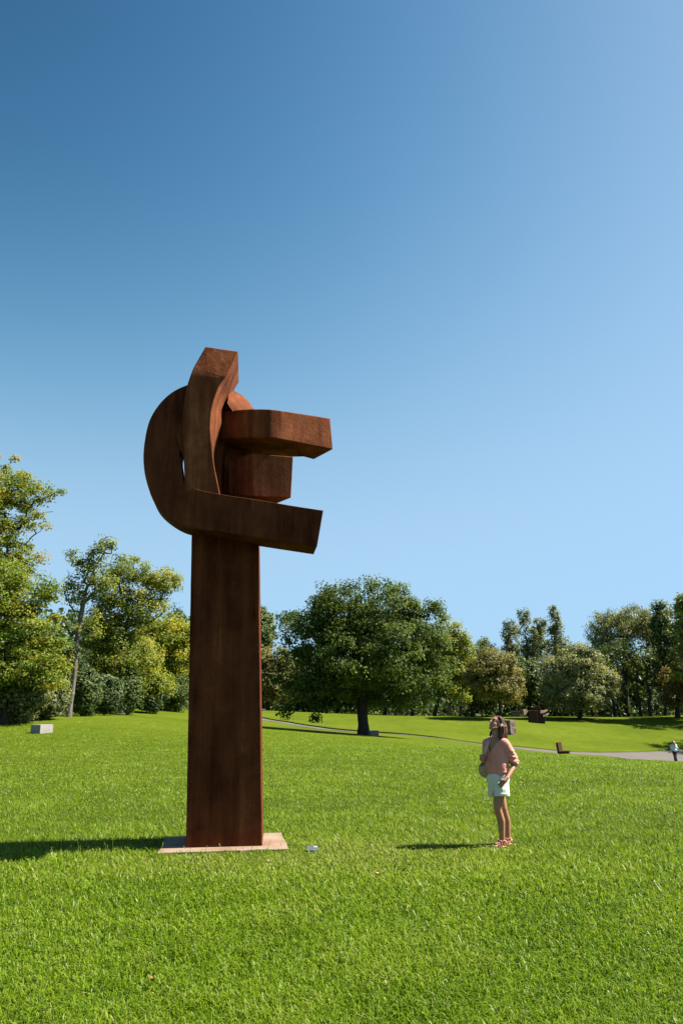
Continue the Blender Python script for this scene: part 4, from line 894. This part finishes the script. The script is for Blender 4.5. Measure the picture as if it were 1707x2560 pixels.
# ------------------------------------------------------------------ grass
GRASS = leaf_mat('grass_blades', [(0.05, (0.052, 0.100, 0.004)), (0.4, (0.118, 0.204, 0.007)), (0.68, (0.195, 0.280, 0.015)), (0.86, (0.225, 0.285, 0.055)), (1.0, (0.32, 0.30, 0.12))], 0.42, 0.36, 0.95, 0.3)
def in_pad(x, y, grow=0.0):
    ins = np.ones(len(x), bool)
    for a, b_ in zip(pad, pad[1:] + pad[:1]): ins &= ((b_[0] - a[0]) * (y - a[1]) - (b_[1] - a[1]) * (x - a[0])) > -grow
    return ins
def on_path(x, y):
    f_ = np.interp(x, fe[:, 0], fe[:, 1]); n_ = np.interp(x, ne[:, 0], ne[:, 1]); return (y > n_ - 0.15) & (y < f_ + 0.1)
def dens_at(y): return 7000 * (5.0 / y) ** 1.6 * np.clip((60 - y) / 25, 0, 1)
def blades(y0, y1, seg, half=0.47, seed=0):
    g = np.random.default_rng(100 + seed)
    yy = np.linspace(y0, y1, 400); dn = dens_at(yy) * 2 * (half * yy + 0.8); cdf = np.concatenate([[0], np.cumsum((dn[1:] + dn[:-1]) / 2 * np.diff(yy))])
    n = int(cdf[-1]); y = np.interp(g.random(n) * cdf[-1], cdf, yy); x = (g.random(n) * 2 - 1) * (half * y + 0.8)
    pick = np.clip((11.5 - y) / 5.0, 0, 1); keep = (g.random(n) < (pick if seg == 2 else 1 - pick)) & ~in_pad(x, y, -0.05 - 0.10 * nz2(x, y, 0.12, 8)) & ~on_path(x, y); x, y = x[keep], y[keep]; n = len(x); z = ground_z(x, y) if y1 > 13 else np.zeros(n)
    patch = nz2(x, y, 0.35, 1) * 0.5 + nz2(x, y, 1.3, 2) * 0.5; tuft = nz2(x, y, 0.09, 4)
    worn = np.exp(-(((x - 0.4) / 1.6) ** 2 + ((y - 10.6) / 1.3) ** 2)) * 0.8 + np.exp(-(((x + 1.6) / 1.6) ** 2 + ((y - 9.9) / 0.9) ** 2)) * 0.6
    h = np.clip(0.088 - 0.0016 * (y - 6), 0.058, 0.088) * np.clip((64 - y) / 26, 0.25, 1); w = 0.0058 * (y / 5.0) ** 0.86
    hh = h * (0.45 + 0.75 * g.random(n)) * (0.45 + 0.75 * patch + 0.4 * tuft) * (1 - 0.4 * worn) * (1 - 0.7 * np.exp(-((x - WF[0] + 0.03) ** 2 + (y - WF[1]) ** 2) / 0.16))
    a = g.random(n) * 2 * math.pi; lean = np.abs(g.normal(size=n)) * 0.75 + 0.3; flop = g.random(n) < 0.13; lean = np.where(flop, lean + 1.1, lean)
    dirv = np.stack([np.cos(a), np.sin(a), np.zeros(n)], 1); b2 = a + math.pi / 2 + g.normal(size=n) * 0.5
    sd = np.stack([np.cos(b2), np.sin(b2), np.zeros(n)], 1)
    ww = (w * (0.6 + 0.8 * g.random(n)))[:, None] / 2; p = np.stack([x, y, z - 0.004], 1); hh = hh[:, None]; lean = lean[:, None]; up = np.array((0, 0, 1.0))
    m1 = p + up * hh * 0.55 + dirv * hh * lean * 0.35; m1 = m1 + up * hh * 0.15; tip = p + up * hh * np.maximum(0.12, 1.0 - 0.42 * lean) + dirv * hh * np.minimum(lean, 1.5)
    tn = np.clip(np.where(g.random(n) < 0.08, 0.62, 0.19) + 0.42 * patch * np.where(g.random(n) < 0.85, 1, 0.6) + 0.17 * g.normal(size=n) + 0.36 * worn + np.where(g.random(n) < 0.012, 0.30, 0) + np.where(flop, 0.06, 0), 0, 1)
    if seg == 2:
        v = np.stack([p - sd * ww, p + sd * ww, m1 + sd * ww * 0.9, m1 - sd * ww * 0.9, tip], 1).reshape(-1, 3); i = np.arange(n)[:, None] * 5
        return v, [np.concatenate([i, i + 1, i + 2, i + 3], 1), np.concatenate([i + 3, i + 2, i + 4], 1)], np.repeat(tn, 5)
    v = np.stack([p - sd * ww, p + sd * ww, tip], 1).reshape(-1, 3); i = np.arange(n)[:, None] * 3
    return v, [np.concatenate([i, i + 1, i + 2], 1)], np.repeat(tn, 3)
parts = [blades(4.2, 11.5, 2, seed=1), blades(6.5, 60, 1, seed=4)]
if False: print('BLADES', [len(p_[0]) for p_ in parts], [sum(len(f_) for f_ in p_[1]) for p_ in parts])
vv, q4, t3, tt, o_ = [], [], [], [], 0
for v_, fs, t_ in parts:
    vv.append(v_); tt.append(t_)
    for f_ in fs: (q4 if f_.shape[1] == 4 else t3).append(f_ + o_)
    o_ += len(v_)
link('grass', fast_mesh('grass', np.concatenate(vv), [np.concatenate(q4), np.concatenate(t3)], False, {'tint': np.concatenate(tt)}), GRASS, kind='stuff', label='short sunlit lawn grass around the sculpture', category='grass')
# taller seed stalks that catch the light in front of the column's shadow
g = np.random.default_rng(50); segs = []; tips = []
for px in list(g.uniform(10, 480, 26)) + list(g.uniform(480, 720, 8)):
    q = on_plane(px, g.uniform(2138, 2156), 0.0); h = g.uniform(0.10, 0.22); l = g.normal() * 0.35
    m_ = q + np.array((l * h * 0.4, 0, h * 0.6)); t_ = q + np.array((l * h, g.normal() * 0.02, h)); segs += [(q, m_, 0.0016, 0.0014), (m_, t_, 0.0014, 0.001)]
    for s in range(5): tips.append(t_ - (t_ - m_) * s * 0.09)
v_, f_ = tubes(segs, 4); tips = np.array(tips); v2, f2 = leaf_cards(tips, rand_dir(g, len(tips)), np.tile((0, 0, 1.0), (len(tips), 1)) + 0.4 * rand_dir(g, len(tips)), np.full(len(tips), 0.02), 0.4)
link('seed_grass', fast_mesh('seed_grass', np.concatenate([v_, v2]), np.concatenate([f_, f2 + len(v_)]), False, {'tint': np.full(len(v_) + len(v2), 0.93)}), GRASS, kind='stuff', label='thin grass seed stalks along the slab and shadow edge', category='grass')
